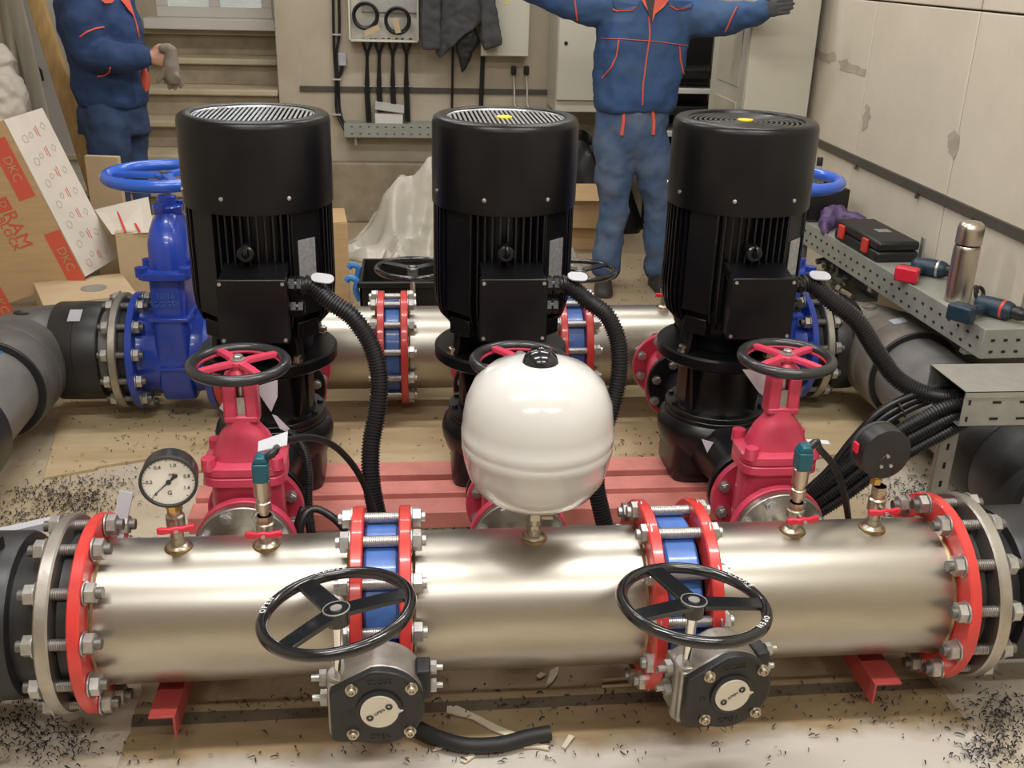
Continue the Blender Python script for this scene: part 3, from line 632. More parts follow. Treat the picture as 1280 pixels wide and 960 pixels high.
# ---- blue gate valves at both ends of the rear manifold
def blue_gate(label, Xc, x0, x1):
    Y, Z = YRR, ZRR; t = thing('gate_valve', label, 'valve', (Xc, Y, Z-FR), 'big blue gate valves')
    for x, s in ((x0, 1), (x1, -1)):
        f = MB().ring(.13, FR+.002, 0, .026, (x, Y, Z), (s, 0, 0), 72, .003).build('flange', 'blue_paint', t)
    L = x1-x0; b = MB(); b.lathe([(.165, .02), (.158, .05), (.165, .09), (.175, L/2), (.165, L-.09), (.158, L-.05), (.165, L-.02)], (x0, Y, Z), XAX, 48)
    b.loft([sell(Xc, Y, z, a, c, 40, 7) for z, a, c in ((Z-.16, .062, .12), (Z-.10, .066, .168), (.44, .066, .172))])
    b.build('body', 'blue_paint', t)
    rb = MB(); rb.box((Xc+.012, Y-.172, Z-.015), (.125, .014, .012)); rb.box((Xc+.075, Y-.085, Z-.015), (.014, .17, .012)); rb.box((Xc, Y, .436), (.146, .362, .014)); rb.build('ribs', 'blue_paint', t, bevel=.003)
    nk = MB(); nk.loft([sell(Xc, Y, z, a, c, 40, 8) for z, a, c in ((.442, .064, .160), (.59, .064, .165))]); nk.build('neck', 'blue_paint', t)
    fl_ = MB(); fl_.loft([sell(Xc, Y, z, a, c, 44, 7) for z, a, c in ((.588, .092, .19), (.592, .097, .195), (.612, .097, .195), (.616, .094, .19))])
    for sx in (-1, 1):
        for sy in (-1, -.33, .33, 1): fl_.cyl((Xc+sx*.078, Y+sy*.168, .60), (Xc+sx*.078, Y+sy*.168, .634), .021, n=18)
    fl_.build('bonnet_flange', 'blue_paint', t)
    dm = MB(); dm.loft([sell(Xc, Y, z, a, c, 40, e) for z, a, c, e in ((.614, .074, .150, 3), (.70, .073, .145, 2.8), (.74, .067, .125, 2.5), (.775, .055, .095, 2.3), (.80, .038, .06, 2.1), (.808, .03, .04, 2))]); dm.build('bonnet', 'blue_paint', t)
    cp = MB(); cp.lathe([(.052, .79), (.054, .82), (.050, .824), (.034, .826), (.034, .855), (.030, .858)], (Xc, Y, 0), n=28)
    for a in (20, 140, 260): cp.cyl((Xc+.045*math.cos(D(a)), Y+.045*math.sin(D(a)), .80), (Xc+.045*math.cos(D(a)), Y+.045*math.sin(D(a)), .836), .013, n=12)
    cp.build('stem_cap', 'blue_paint', t)
    MB().cyl((Xc, Y, .85), (Xc, Y, .945), .014, n=16).build('stem', 'stud', t)
    hb = handwheel(t, (Xc, Y, .93), .222, .022, [D(a) for a in (55, 175, 295)], (0, 0), 'wheel_blue', 'wheel_blue', hubr=.034, bar=(.034, .02), drop=.0, drop_rim=0)
    for i, (tx, dz) in enumerate((('10/16', .0), ('GGG50', -.032))): text('cast_lettering', tx, .030, 'blue_body', t, (Xc-.004, Y-.1645, .525+dz), (1, 0, 0), (0, 0, 1), .0022)
    return t
BL = blue_gate('large blue gate valve beside the cardboard cartons', -1.015, -1.176, -.873)
BR = blue_gate('large blue gate valve in front of the wall bench', 1.305, 1.146, 1.446)
# ---- black polyethylene pipe runs with steel backing rings
def hdpe_end(t, xa, s, Y, Z, xr, bx0, bx1):
    """stub end and backing ring; s = direction away from the station, xr = inner face of the ring"""
    MB().lathe([(.178, 0), (.186, .01), (.186, .03), (.168, .045), (.160, .06)], (xa, Y, Z), (s, 0, 0), 56).build('stub_end', 'hdpe', t)
    rg_ = MB().ring(.164, .2215, 0, .030, (xr, Y, Z), (s, 0, 0), 72, .004).build('backing_ring', 'flange_steel', t)
    bolt_ring(rg_, bolt_mesh(bx1-bx0, .0125, .0235, .016, 'zinc', 'stud'), ((bx0+bx1)/2, Y, Z), XAX, .2, 12, PH)
    return rg_
def bend(p0, p1, p2, n=14):
    p0, p1, p2 = (np.asarray(p, float) for p in (p0, p1, p2)); out = []
    for i in range(n+1):                                # circular quarter arc p0 -> p2 with corner p1
        a = PI/2*i/n; out.append(p2+(p0-p1)*(1-math.sin(a))+(p1-p2)*(1-(1-math.cos(a))))
    return out
def coupler(t, p0, p1, r, m='hdpe'):
    p0 = np.asarray(p0, float); d = np.asarray(p1, float)-p0; L = np.linalg.norm(d)
    MB().lathe([(r-.02, 0), (r-.004, .002), (r, .01), (r+.002, L*.48), (r-.001, L*.49), (r+.002, L*.51), (r, L-.01), (r-.004, L-.002), (r-.02, L)], p0, d, 56).build('coupler', m, t)
ZF = H
t = thing('plastic_pipe', 'black plastic pipe end joined to the front manifold beside the white-faced gauge', 'pipe', (-1.4, 0, ZF-.19))
hdpe_end(t, -.850, -1, 0, ZF, -.887, -.917, -.821); MB().lathe([(.158, 0), (.158, .42)], (-.90, 0, ZF), (-1, 0, 0), 56).build('pipe', 'hdpe', t)
coupler(t, (-.985, 0, ZF), (-1.29, 0, ZF), .186)
q = MB(); q.cyl((-1.03, -.02, ZF+.182), (-1.03, -.02, ZF+.214), .014, n=16); q.build('terminal', 'hdpe', t)
t = thing('plastic_pipe', 'black plastic pipe end joined to the front manifold beside the reversed gauge', 'pipe', (1.5, 0, ZF-.19))
hdpe_end(t, 1.132, 1, 0, ZF, 1.176, 1.105, 1.206); MB().lathe([(.158, 0), (.158, .36)], (1.18, 0, ZF), (1, 0, 0), 56).build('pipe', 'hdpe', t); coupler(t, (1.26, 0, ZF), (1.52, 0, ZF), .186)
# rear run by the cartons: stub, coupler, elbow towards the aisle, coupler, pipe, coupler
t = thing('plastic_pipe', 'black plastic pipe with elbow turning in front of the cardboard cartons', 'pipe', (-1.56, 1.2, ZRR-.2))
hdpe_end(t, -1.176, -1, YRR, ZRR, -1.208, -1.238, -1.150)
MB().lathe([(.158, 0), (.158, .24)], (-1.22, YRR, ZRR), (-1, 0, 0), 56).build('pipe', 'pipe_grey', t)
coupler(t, (-1.285, YRR, ZRR), (-1.465, YRR, ZRR), .187)
XE = -1.585
el = MB(); el.tube([(-1.45, YRR, ZRR)]+bend((-1.452, YRR, ZRR), (XE, YRR, ZRR), (XE, 1.655, ZRR))+[(XE, 1.63, ZRR)], .176, 48); el.build('elbow', 'hdpe_worn', t)
q = MB(); q.lathe([(.03, .0), (.028, .016), (.018, .018), (.017, .010)], (XE+.02, 1.72, ZRR+.162), (.15, .2, 1), 24); q.build('weld_port', 'hdpe', t)
coupler(t, (XE, 1.66, ZRR), (XE, 1.40, ZRR), .190, 'hdpe_worn')
MB().lathe([(.158, 0), (.158, 1.6)], (XE, 1.45, ZRR), (0, -1, 0), 56).build('pipe', 'pipe_grey', t)
MB().ring(.1585, .184, 0, .006, (XE, 1.40, ZRR), (0, -1, 0), 56).build('collar_end', 'hdpe', t)
s_ = MB(); s_.tube([(XE+.06, y, ZRR+.1465) for y in (1.40, .0)], .0035, 6); s_.build('blue_stripe', 'latch_blue', t)
coupler(t, (XE, 1.06, ZRR), (XE, .74, ZRR), .188, 'hdpe')
MB().box((-1.37, YRR-.085, ZRR+.169), (.045, .06, .002), Rx(D(27))).build('sticker', 'label_white', t)
# rear run by the wall bench
XE = 1.765
t = thing('plastic_pipe', 'black plastic pipe with elbow turning below the wall bench', 'pipe', (XE, 1.2, ZRR-.2))
hdpe_end(t, 1.446, 1, YRR, ZRR, 1.482, 1.420, 1.514)
MB().lathe([(.158, 0), (.158, .12)], (1.50, YRR, ZRR), (1, 0, 0), 56).build('pipe', 'hdpe_dusty', t)
coupler(t, (1.535, YRR, ZRR), (1.66, YRR, ZRR), .184)
el = MB(); el.tube([(1.63, YRR, ZRR)]+bend((1.632, YRR, ZRR), (XE, YRR, ZRR), (XE, 1.655, ZRR))+[(XE, 1.61, ZRR)], .174, 48); el.build('elbow', 'hdpe_dusty', t)
coupler(t, (XE, 1.67, ZRR), (XE, 1.42, ZRR), .184, 'hdpe_dusty')
q = MB(); q.lathe([(.028, .0), (.026, .014), (.018, .016), (.017, .010)], (1.70, 1.74, ZRR+.164), (-.1, .1, 1), 24); q.build('weld_port', 'hdpe_dusty', t)
MB().lathe([(.156, 0), (.156, 1.3)], (XE, 1.45, ZRR), (0, -1, 0), 56).build('pipe', 'pipe_grey', t)
MB().ring(.1565, .178, 0, .006, (XE, 1.42, ZRR), (0, -1, 0), 56).build('collar_end', 'hdpe', t)
coupler(t, (XE, .88, ZRR), (XE, .42, ZRR), .187, 'hdpe')
MB().box((1.60, YRR-.07, ZRR+.170), (.04, .05, .002), Rx(D(24))).build('sticker', 'label_white', t)
MB().box((XE-.04, 1.54, ZRR+.182), (.055, .05, .002), Ry(D(-12))).build('sticker', 'label_white', t)

# ---- white expansion tank
tx, ty, tz = .139, 0., .715
t = thing('expansion_tank', 'white enamel expansion tank with black cap standing on the front manifold', 'tank', (tx, ty, H+RP+.02))
prof = [(.0, -.160), (.05, -.157), (.098, -.144), (.131, -.120), (.151, -.088), (.161, -.054), (.1655, -.024), (.1668, -.022), (.1672, -.004), (.1658, -.001), (.1675, .004), (.1678, .022), (.166, .025), (.165, .05), (.159, .088), (.142, .127), (.112, .156), (.06, .176), (.0, .181)]
MB().lathe(prof, (tx, ty, tz), n=96).build('shell', 'white_enamel', t, ang=60)
MB().lathe([(.040, .160), (.0395, .176), (.034, .192), (.022, .203), (.008, .206), (.007, .210), (.0, .211)], (tx, ty-.002, tz), n=36).build('cap', 'wheel_black', t)
ft = MB(); ft.lathe([(.0175, 0), (.0175, .012)], (tx, ty, H+RP+.024), n=6); ft.lathe([(.015, .01), (.015, .082)], (tx, ty, H+RP+.024), n=24); ft.lathe([(.021, 0), (.021, .02)], (tx, ty, H+RP+.052), n=6); ft.cyl((tx, ty, H+RP+.055), (tx+.042, ty-.004, H+RP+.055), .008, n=12); ft.build('fitting', 'brass_nickel', t)

# ---- ball valves, gauges, transmitters
def ball_valve(label, X, Y, z0, z1, a):
    t = thing('ball_valve', label, 'valve', (X, Y, z0), 'small red-handled ball valves')
    b = MB(); L = z1-z0
    b.lathe([(.0145, 0), (.0145, L*.28), (.020, L*.30), (.0205, L*.62), (.016, L*.66), (.016, L)], (X, Y, z0), n=20); b.lathe([(.0185, 0), (.0185, L*.2)], (X, Y, z0+L*.8), n=6)
    d = V(math.cos(a), math.sin(a), 0); b.cyl(V(X, Y, z0+L*.46), V(X, Y, z0+L*.46)+d*.034, .008, n=12); b.build('body', 'brass_nickel', t)
    h = MB(); p = V(-d[1], d[0], 0); c = V(X, Y, z0+L*.46)+d*.036
    prof = [(-.040, .006, .0), (-.030, .0085, .002), (-.012, .006, .004), (0, .010, .006), (.012, .006, .004), (.030, .0085, .002), (.040, .006, .0)]
    h.loft([[c+p*x+d*(o_+u*.005)+V(0, 0, w_*hh) for u, w_ in ((-1, -1), (1, -1), (1, 1), (-1, 1))] for x, hh, o_ in prof]); hh = h.build('handle', 'handle_red', t, bevel=.003)
    s = MB(); s.cyl(c+d*.004, c+d*.014, .005, n=10); s.build('handle_screw', 'zinc', hh)
S0 = H+RP+.024
ball_valve('small ball valve with red butterfly handle under the white-faced gauge', -.656, 0, S0, .575, D(-78))
ball_valve('small ball valve with red butterfly handle under the transmitter near the white-faced gauge', -.464, 0, S0, .535, D(-88))
ball_valve('small ball valve with red butterfly handle under the transmitter near the hose bundle', .754, 0, S0, .535, D(-82))
ball_valve('small ball valve with red butterfly handle under the reversed gauge', .949, 0, S0, .572, D(-85))
ball_valve('small tap with red handle on the rear manifold', .87, YRR, ZRR+RP+.024, ZRR+RP+.10, D(-100))
def gauge(label, X, Y, zc, nrm, r=.060, dz=.052, lean=0.):
    nrm = V(*nrm); nrm /= np.linalg.norm(nrm); c = V(X, Y, zc); t = thing('pressure_gauge', label, 'gauge', (X, Y, zc-r-.025))
    cs = MB(); cs.lathe([(0, -dz*.5), (r*.9, -dz*.5), (r*.97, -dz*.46), (r*.985, -dz*.1), (r*.985, dz*.38)], c, nrm, 56); cs.build('case', 'hose_black' if nrm[1] > 0 else 'rim_black', t)
    bz = MB(); bz.lathe([(r*.97, dz*.30), (r*1.01, dz*.32), (r*1.01, dz*.5), (r*.93, dz*.52), (r*.90, dz*.46), (r*.90, dz*.36)], c, nrm, 56, cap0=False, cap1=False); bz.build('bezel', 'ink', t)
    stp = MB(); stp.cyl((X, Y, zc-r*.95), (X, Y, zc-r-.012), .0105, n=14); stp.lathe([(.0135, 0), (.0135, .014)], (X, Y, zc-r-.022), n=6); stp.build('stem', 'brass', t)
    u = np.cross(V(0, 0, 1), nrm); u /= np.linalg.norm(u); v = np.cross(nrm, u)
    di = MB(); di.lathe([(0, dz*.40), (r*.915, dz*.40)], c, nrm, 56, cap0=False, cap1=False); dl = di.build('dial', 'dial', t)
    return t, dl, c+nrm*(dz*.40+.0008), u, v, nrm
t, dl, o, u, v, n_ = gauge('round pressure gauge with white face and grey case on the front manifold', -.655, -.012, .640, (.10, -1, .0))
r = .060
def dp(a, rr): return o+rr*(math.cos(D(a))*u+math.sin(D(a))*v)
tk = MB()
for k in range(0, 31):
    a = 225-270*k/30; L = .80 if k % 5 == 0 else .84
    p0, p1 = dp(a, r*L), dp(a, r*.88); w_ = np.cross(n_, (p1-p0)); w_ = w_/np.linalg.norm(w_)*(.0005 if k % 5 else .0008)
    tk.add([p0-w_, p0+w_, p1+w_, p1-w_], [(0, 1, 2, 3)])
tk.build('scale_ticks', 'ink', dl, smooth=False)
for a, tx_ in ((225, '0'), (178, '0,2'), (120, '0,4'), (72, '1,0'), (15, '0,8'), (-25, '1,6')): text('lettering', tx_, .0115, 'ink', dl, dp(a, r*.66), u, v)
text('lettering', 'MPa', .009, 'ink', dl, dp(60, r*.30), u, v); text('lettering', 'G', .014, 'ink', dl, dp(270, r*.45), u, v)
nd = MB(); a = 222; e = V(*(math.cos(D(a))*u+math.sin(D(a))*v)); pp = np.cross(n_, e)
nd.prism([(-.022, -.005), (-.026, 0), (-.022, .005), (-.006, .0018), (.046, .0006), (.046, -.0006), (-.006, -.0018)], o+n_*.0015, e, pp, .001); nd.lathe([(.0055, 0), (.0055, .003)], o+n_*.001, n_, 16); nd.build('needle', 'ink', dl)
t, dl, o, u, v, n_ = gauge('black pressure gauge turned away, showing three screws on its back', .949-.012, .0, .664, (-.12, 1, .0), .0625)
bk = o-n_*(.052*.9+.0012)
q = MB(); q.prism([(-.017, -.058), (.017, -.058), (.017, -.012), (.0, .006), (-.017, -.012)], bk+n_*.004, -u, v, .005); q.build('back_bracket', 'hose_black', t, bevel=.002)
for x, z in ((0, -.001), (-.0125, -.026), (.0115, -.026)): MB().cyl(bk+u*-x+v*z-n_*.001, bk+u*-x+v*z-n_*.005, .0042, n=12).build('screw', 'zinc', t)
q = MB(); q.box(bk-u*-.064+v*.012+n_*.03, (.006, .02, .022)); q.build('red_marker', 'handle_red', t)
def transmitter(label, X, Y, z0, cable, dirx):
    t = thing('pressure_transmitter', label, 'sensor', (X, Y, z0), 'pressure transmitters')
    b = MB(); b.lathe([(.011, 0), (.011, .012), (.0175, .013), (.0175, .032), (.0145, .034), (.0145, .045), (.0185, .046), (.0185, .085), (.015, .088)], (X, Y, z0), n=24); b.build('body', 'brushed_steel', t)
    c = MB(); c.box((X, Y, z0+.108), (.034, .040, .046)); c.prism([(-.017, 0), (.017, 0), (.010, .016), (-.008, .016)], (X, Y+.018, z0+.130), (1, 0, 0), (0, 0, 1), .036); c.cyl((X+.004, Y, z0+.135), (X+.03*dirx, Y+.01, z0+.146), .010, n=12); c.build('plug', 'teal', t, bevel=.004)
    pts = [(X+.01*dirx, Y, z0+.137), (X+.03*dirx, Y+.01, z0+.147)]+cable
    q = MB(); q.tube(spline(pts, .01), .0085, 10); q.build('cable', 'hose_black', t)
    return t
tl = transmitter('pressure transmitter with teal plug near the white-faced gauge', -.464, 0, .537, [aY(352, 553, .10), aY(385, 547, .2), aY(415, 556, .28), aY(440, 580, .33), aY(458, 612, .36), aY(470, 650, .36), aY(476, 690, .36)], 1)
m = MB(); m.loft([[V(*aY(330, 556, .05))+q_ for q_ in (V(-.01, -.012, .012), V(.05, .03, .016), V(.05, .03, .019), V(-.01, -.012, .015))], [V(*aY(330, 556, .05))+q_ for q_ in (V(-.01, -.03, -.004), V(.05, -.0, -.004), V(.05, -.0, -.001), V(-.01, -.03, -.001))]]); m.build('cable_label', 'label_white', tl, bevel=.004)
trr = transmitter('pressure transmitter with teal plug near the hose bundle', .754, 0, .537, [aY(1025, 562, .05), aY(1042, 582, .10), aY(1054, 612, .16), aY(1060, 645, .22), aY(1064, 690, .25)], 1)
m = MB(); c0 = V(*aY(1022, 553, .03)); m.loft([[c0+q_ for q_ in (V(-.025, -.008, 0), V(.028, -.006, -.004), V(.028, .010, -.002), V(-.025, .010, .002))], [c0+q_+V(0, 0, .002) for q_ in (V(-.025, -.008, 0), V(.028, -.006, -.004), V(.028, .010, -.002), V(-.025, .010, .002))]]); m.build('cable_label', 'label_white', trr)

# ---- red base frame and the angle brackets under the front pipe
t = thing('base_frame', 'red steel base frame with three long beams under the pumps', 'frame', (.14, .8, 0))
for y0, y1 in ((.633, .722), (.755, .836), (.877, .968)): MB().box((.14, (y0+y1)/2, FT-.0275), (1.85, y1-y0, .055)).build('beam', 'frame_red', t, bevel=.003)
for x in (-.60, .14, .87):
    MB().box((x, .80, .088), (.06, .36, .05)).build('cross_member', 'bracket_red', t, bevel=.003)
    for y in (.66, .94): MB().box((x, y, .0315), (.09, .06, .063)).build('foot', 'bracket_red', t, bevel=.003)
def bracket(label, xa, xb, ya, zt=.134):
    t = thing('support_bracket', label, 'bracket', ((xa+xb)/2, .2, .0), 'pipe support brackets')
    w = abs(xb-xa); xc = (xa+xb)/2
    MB().box((xc, (ya+.62)/2, zt-.003), (w, .62-ya, .006)).build('top_plate', 'bracket_red', t, bevel=.0015)
    MB().box((xb+(-.003 if xb > xa else .003), (ya+.62)/2, zt-.032), (.006, .62-ya, .058)).build('web', 'bracket_red', t, bevel=.0015)
    MB().box((xc, .35, .038), (w*.8, .05, .072)).build('foot', 'bracket_red', t, bevel=.002)
bracket('dark red angle bracket under the gauge end of the front manifold', -.719, -.662, -.172)
bracket('dark red angle bracket under the reversed-gauge end of the front manifold', 1.006, .940, -.165)

# ---- corrugated conduits and cables
def hose(name, label, pts, r, pitch=.0085, n=14, group='corrugated conduits', m='hose_black', plain=False, lab=None):
    P = spline(pts, pitch/4 if not plain else .012)
    rr = r if plain else [r*(1., 1., .84, .84)[i % 4] for i in range(len(P))]
    o = MB(); o.tube(P, rr, n); o = o.build(name, m, ang=80 if plain else 30); tag(o, label, 'hose' if not plain else 'cable', group if not plain else None)
    return o, P
def sleeve(o, p0, p1, r):
    m = MB(); p0, p1 = V(*p0), V(*p1); up = V(0, -.35, 1); up /= np.linalg.norm(up); d = p1-p0; L = np.linalg.norm(d); d /= L; w = np.cross(up, d); w /= np.linalg.norm(w); up = np.cross(d, w)
    poly = rrect(L/2, r*.78, r*.7); m.prism(poly, (p0+p1)/2+up*(r+.001), d, w, .003); m.build('cable_label', 'label_white', o)
def gl_(i): return V(PXS[i]+.13, YP-.245, .862)
g = gl_(0); ho, _ = hose('conduit', 'corrugated black conduit from the pump motor by the blue gate valve', [g, g+V(.03, 0, 0), aY(412, 376, .64), aY(440, 396, .62), aY(463, 430, .60), aY(474, 470, .57), aY(472, 510, .54), aY(464, 555, .51), aY(464, 600, .48), aY(472, 645, .46), aY(485, 690, .45)], .026)
sleeve(ho, g+V(.025, -.004, .002), g+V(.085, -.006, -.006), .026)
g = gl_(1); ho, _ = hose('conduit', 'corrugated black conduit from the middle pump motor passing behind the white tank', [g, g+V(.03, 0, 0), aY(735, 376, .64), aY(758, 394, .62), aY(772, 425, .60), aY(774, 465, .57), aY(766, 505, .54), aY(752, 550, .50), aY(745, 600, .46), aY(752, 640, .44), aY(765, 690, .42)], .025)
sleeve(ho, g+V(.025, -.004, .003), g+V(.08, -.006, .0), .025)
g = gl_(2); ho, _ = hose('conduit', 'corrugated black conduit from a pump motor curving into the cable tray', [g, g+V(.03, 0, 0), aY(1042, 378, .63), aY(1072, 402, .61), aY(1096, 440, .59), aY(1122, 474, .57), aY(1158, 493, .54), aY(1195, 497, .51), (1.50, .50, .585)], .026)
sleeve(ho, g+V(.015, -.004, .003), g+V(.075, -.006, .0), .026)
for k, dy in enumerate((0, 17, 34)):
    hose('conduit', ('uppermost', 'middle', 'lowest')[k]+' corrugated hose of the bundle running from cable tray to floor', [(1.50, .44+.03*k, .555-.005*k), aY(1196, 506+dy*.8, .45), aY(1150, 524+dy, .45), aY(1100, 553+dy, .46), aY(1050, 590+dy, .47), aY(1000, 628+dy*.8, .48)], .0185, group='hose bundle')
for k in range(3):
    c, _ = hose('cable', ('outer', 'middle', 'inner')[k]+' smooth black cable looping from tray above the hose bundle', [(1.50, .55, .60-.012*k), aY(1180, 482+7*k, .55), aY(1140, 494+8*k, .54), aY(1100, 514+10*k, .53), aY(1065, 550+9*k, .53), aY(1035, 588+6*k, .53), aY(1010, 612+6*k, .53), aY(985, 645, .53)], .0105, plain=True, n=10)
q = MB(); cc = V(*aY(1126, 511, .535)); q.torus(cc, (.8, -.1, .45), .026, .003, 20, 6); q.build('cable_tie', 'ink', c)
hose('hose_loop', 'thin corrugated hose hanging beside the pump base next to the red gate valve', [aY(352, 536, .60), aY(368, 545, .60), aY(381, 565, .58), aY(386, 595, .55), aY(386, 630, .52), aY(392, 680, .48)], .012, pitch=.007, n=10)
hose('cable', 'thick black cable looping behind the front butterfly valve near the gauge', [aY(372, 690, .30), aY(378, 650, .32), aY(392, 636, .34), aY(412, 644, .33), aY(430, 662, .32), aY(440, 690, .30)], .010, plain=True, n=10)
hose('cable', 'black cable rising beside the thick looping cable', [aY(366, 690, .34), aY(370, 660, .36), aY(380, 632, .38), aY(386, 660, .36), aY(392, 690, .34)], .008, plain=True, n=10)

# ---- perforated cable tray standing on an upright
t = thing('cable_tray', 'grey lidded cable tray with slots, standing on a perforated upright', 'cable tray', (1.4, .5, 0))
x0, x1, y0, y1, z0, z1 = 1.358, 1.93, .40, .60, .530, .632
b = MB(); b.box(((x0+x1)/2, (y0+y1)/2, z0+.001), (x1-x0, y1-y0, .002)); b.box(((x0+x1)/2, y0+.001, (z0+z1)/2), (x1-x0, .002, z1-z0)); b.box(((x0+x1)/2, y1-.001, (z0+z1)/2), (x1-x0, .002, z1-z0)); b.build('channel', 'galvanised', t)
l_ = MB(); l_.box(((x0+x1)/2, (y0+y1)/2, z1+.002), (x1-x0, y1-y0+.008, .002)); l_.box(((x0+x1)/2, y0-.003, z1-.006), (x1-x0, .002, .018)); l_.box(((x0+x1)/2, y1+.003, z1-.006), (x1-x0, .002, .018)); l_.build('lid', 'galvanised', t)
for k in range(7):
    for z in (.553, .602):
        L = .012 if k == 0 else .024
        MB().box((x0+.018+k*.078, y0-.0004, z), (L if k else .006, .003, .007 if k else .014)).build('slot', 'hole_dark', t, smooth=False)
xu, yu = 1.40, .50
u_ = MB(); u_.box((xu, yu, z0/2), (.05, .003, z0)); u_.box((xu+.0235, yu+.0225, z0/2), (.003, .045, z0)); u_.box((xu-.0235, yu+.01, z0/2), (.003, .02, z0)); u_.build('upright', 'galvanised', t)
for k in range(8): MB().box((xu, yu-.0016, .06+k*.06), (.008, .002, .02)).build('hole', 'hole_dark', t, smooth=False)
MB().box((xu, yu+.01, .004), (.12, .10, .008)).build('foot_plate', 'galvanised', t)
# ================================================================== people
def limb(m, pts, rad, n=18, step=.03, squash=None):
    P = spline(pts, step); k = np.linspace(0, len(pts)-1, len(P)); L = np.r_[0, np.cumsum([np.linalg.norm(np.subtract(pts[i+1], pts[i])) for i in range(len(pts)-1)])]
    s = np.linspace(0, L[-1], len(P)); rr = np.interp(s, L, rad)
    d0 = P[0]-P[1]; d0 /= np.linalg.norm(d0); d1 = P[-1]-P[-2]; d1 /= np.linalg.norm(d1)
    P = [P[0]+d0*rr[0]*.9, P[0]+d0*rr[0]*.6]+list(P)+[P[-1]+d1*rr[-1]*.6, P[-1]+d1*rr[-1]*.9]; rr = [rr[0]*.35, rr[0]*.8]+list(rr)+[rr[-1]*.8, rr[-1]*.35]
    m.tube(P, rr, n)
def sculpt(m, name, matn, parent, voxel, fold=0., scale=.12, smooth=4):
    o = m.build(name, matn, parent)
    r = o.modifiers.new('remesh', 'REMESH'); r.mode = 'VOXEL'; r.voxel_size = voxel; r.use_smooth_shade = True
    s = o.modifiers.new('smooth', 'SMOOTH'); s.iterations = smooth; s.factor = .5
    if fold:
        tx = bpy.data.textures.get('folds%.3f' % scale) or bpy.data.textures.new('folds%.3f' % scale, 'CLOUDS'); tx.noise_scale = scale; tx.noise_depth = 2
        d = o.modifiers.new('folds', 'DISPLACE'); d.texture = tx; d.strength = fold; d.mid_level = .5
    return bake(o)
def hand(m, wrist, d, up, side, curl=.3, k=1.):
    """five-fingered hand: wrist point, direction d, palm normal up, thumb on side"""
    d = V(*d)/np.linalg.norm(d); up = V(*up); up = up-d*(up@d); up /= np.linalg.norm(up); s = np.cross(up, d)*side; w = V(*wrist)
    m.loft([[w+d*q*k+s*a*k*math.cos(t)+up*b*k*math.sin(t) for t in np.linspace(0, 2*PI, 16, endpoint=False)] for q, a, b in ((-.02, .026, .02), (.0, .028, .02), (.03, .037, .017), (.07, .042, .015), (.09, .038, .012))])
    for i, L in enumerate((.070, .078, .072, .056)):
        b = w+d*.085*k+s*(.030-.020*i)*k; pts = [b-d*.02]
        a = 0.
        for q in range(3): a += curl*(.7+.3*q); b = b+(d*math.cos(a)-up*math.sin(a))*L*k/3*1.05; pts.append(b)
        limb(m, pts, [.0092*k, .0090*k, .0082*k, .0072*k], 10, .008)
    b = w+d*.02*k+s*.034*k; limb(m, [b, b+(d*.6+s*.7)*.035*k, b+(d*.9+s*.4-up*.25)*.065*k, b+(d*.95+s*.1-up*.4)*.088*k], [.013*k, .0115*k, .010*k, .008*k], 10, .008)
def head(m, c, f):
    """head with face towards f; c = centre of the head"""
    f = V(*f)/np.linalg.norm(f); r = np.cross(f, V(0, 0, 1)); c = V(*c)
    def el(o, a, b, h): m.loft([[o+f*a*math.cos(p)*math.cos(t)+r*b*math.cos(p)*math.sin(t)+V(0, 0, h*math.sin(p)) for t in np.linspace(0, 2*PI, 20, endpoint=False)] for p in np.linspace(-1.5, 1.5, 13)])
    el(c+V(0, 0, .02), .098, .076, .105); el(c+f*.018+V(0, 0, -.05), .072, .058, .07); el(c+f*.10+V(0, 0, -.012), .016, .013, .026); el(c+f*.088+V(0, 0, -.058), .012, .026, .008)
    for s in (-1, 1): el(c+r*s*.077, .022, .009, .033); el(c+f*.082+r*s*.032+V(0, 0, .022), .013, .015, .011)
    limb(m, [c+V(0, 0, -.08), c-f*.015+V(0, 0, -.20)], [.056, .062])
def hair(par, c, f):
    f = V(*f)/np.linalg.norm(f); r = np.cross(f, V(0, 0, 1)); c = V(*c)+V(0, 0, .03); m = MB(); R = []
    for p in np.linspace(-.25, 1.5, 10): R.append([c-f*.012+f*.104*math.cos(p)*math.cos(t)*(1 if math.cos(t) < .4 or p > .55 else .80)+r*.082*math.cos(p)*math.sin(t)+V(0, 0, .108*math.sin(p)) for t in np.linspace(0, 2*PI, 28, endpoint=False)])
    m.loft(R); m.build('hair', 'hair', par)
    for s in (-1, 1): MB().lathe([(0, 0), (.006, .001), (0, .003)], c+f*.093+r*s*.032+V(0, 0, -.008), f, 12).build('eye', 'ink', par)
def on_surface(o, pix, off=.004):
    me = o.data; w = wloc(o); vs = [tuple(np.array(v.co)+w) for v in me.vertices]; b = BVHTree.FromPolygons(vs, [tuple(p.vertices) for p in me.polygons]); out = []
    for x, y in pix:
        d = pray(x, y); h = b.ray_cast(Vector(CAM), Vector(d/np.linalg.norm(d)))
        if h[0] is not None: out.append(np.array(h[0])+np.array(h[1])*off if h[1].dot(Vector(d)) < 0 else np.array(h[0])-np.array(h[1])*off)
    return out
def dense(pix, k=6):
    o = []
    for (a, b), (c, d) in zip(pix[:-1], pix[1:]): o += [(a+(c-a)*i/k, b+(d-b)*i/k) for i in range(k)]
    return o+[pix[-1]]
def piping(o, pix, r=.006, name='piping', m='orange'):
    p = on_surface(o, dense(pix))
    if len(p) > 2: q = MB(); q.tube(p, r, 6); q.build(name, m, o)

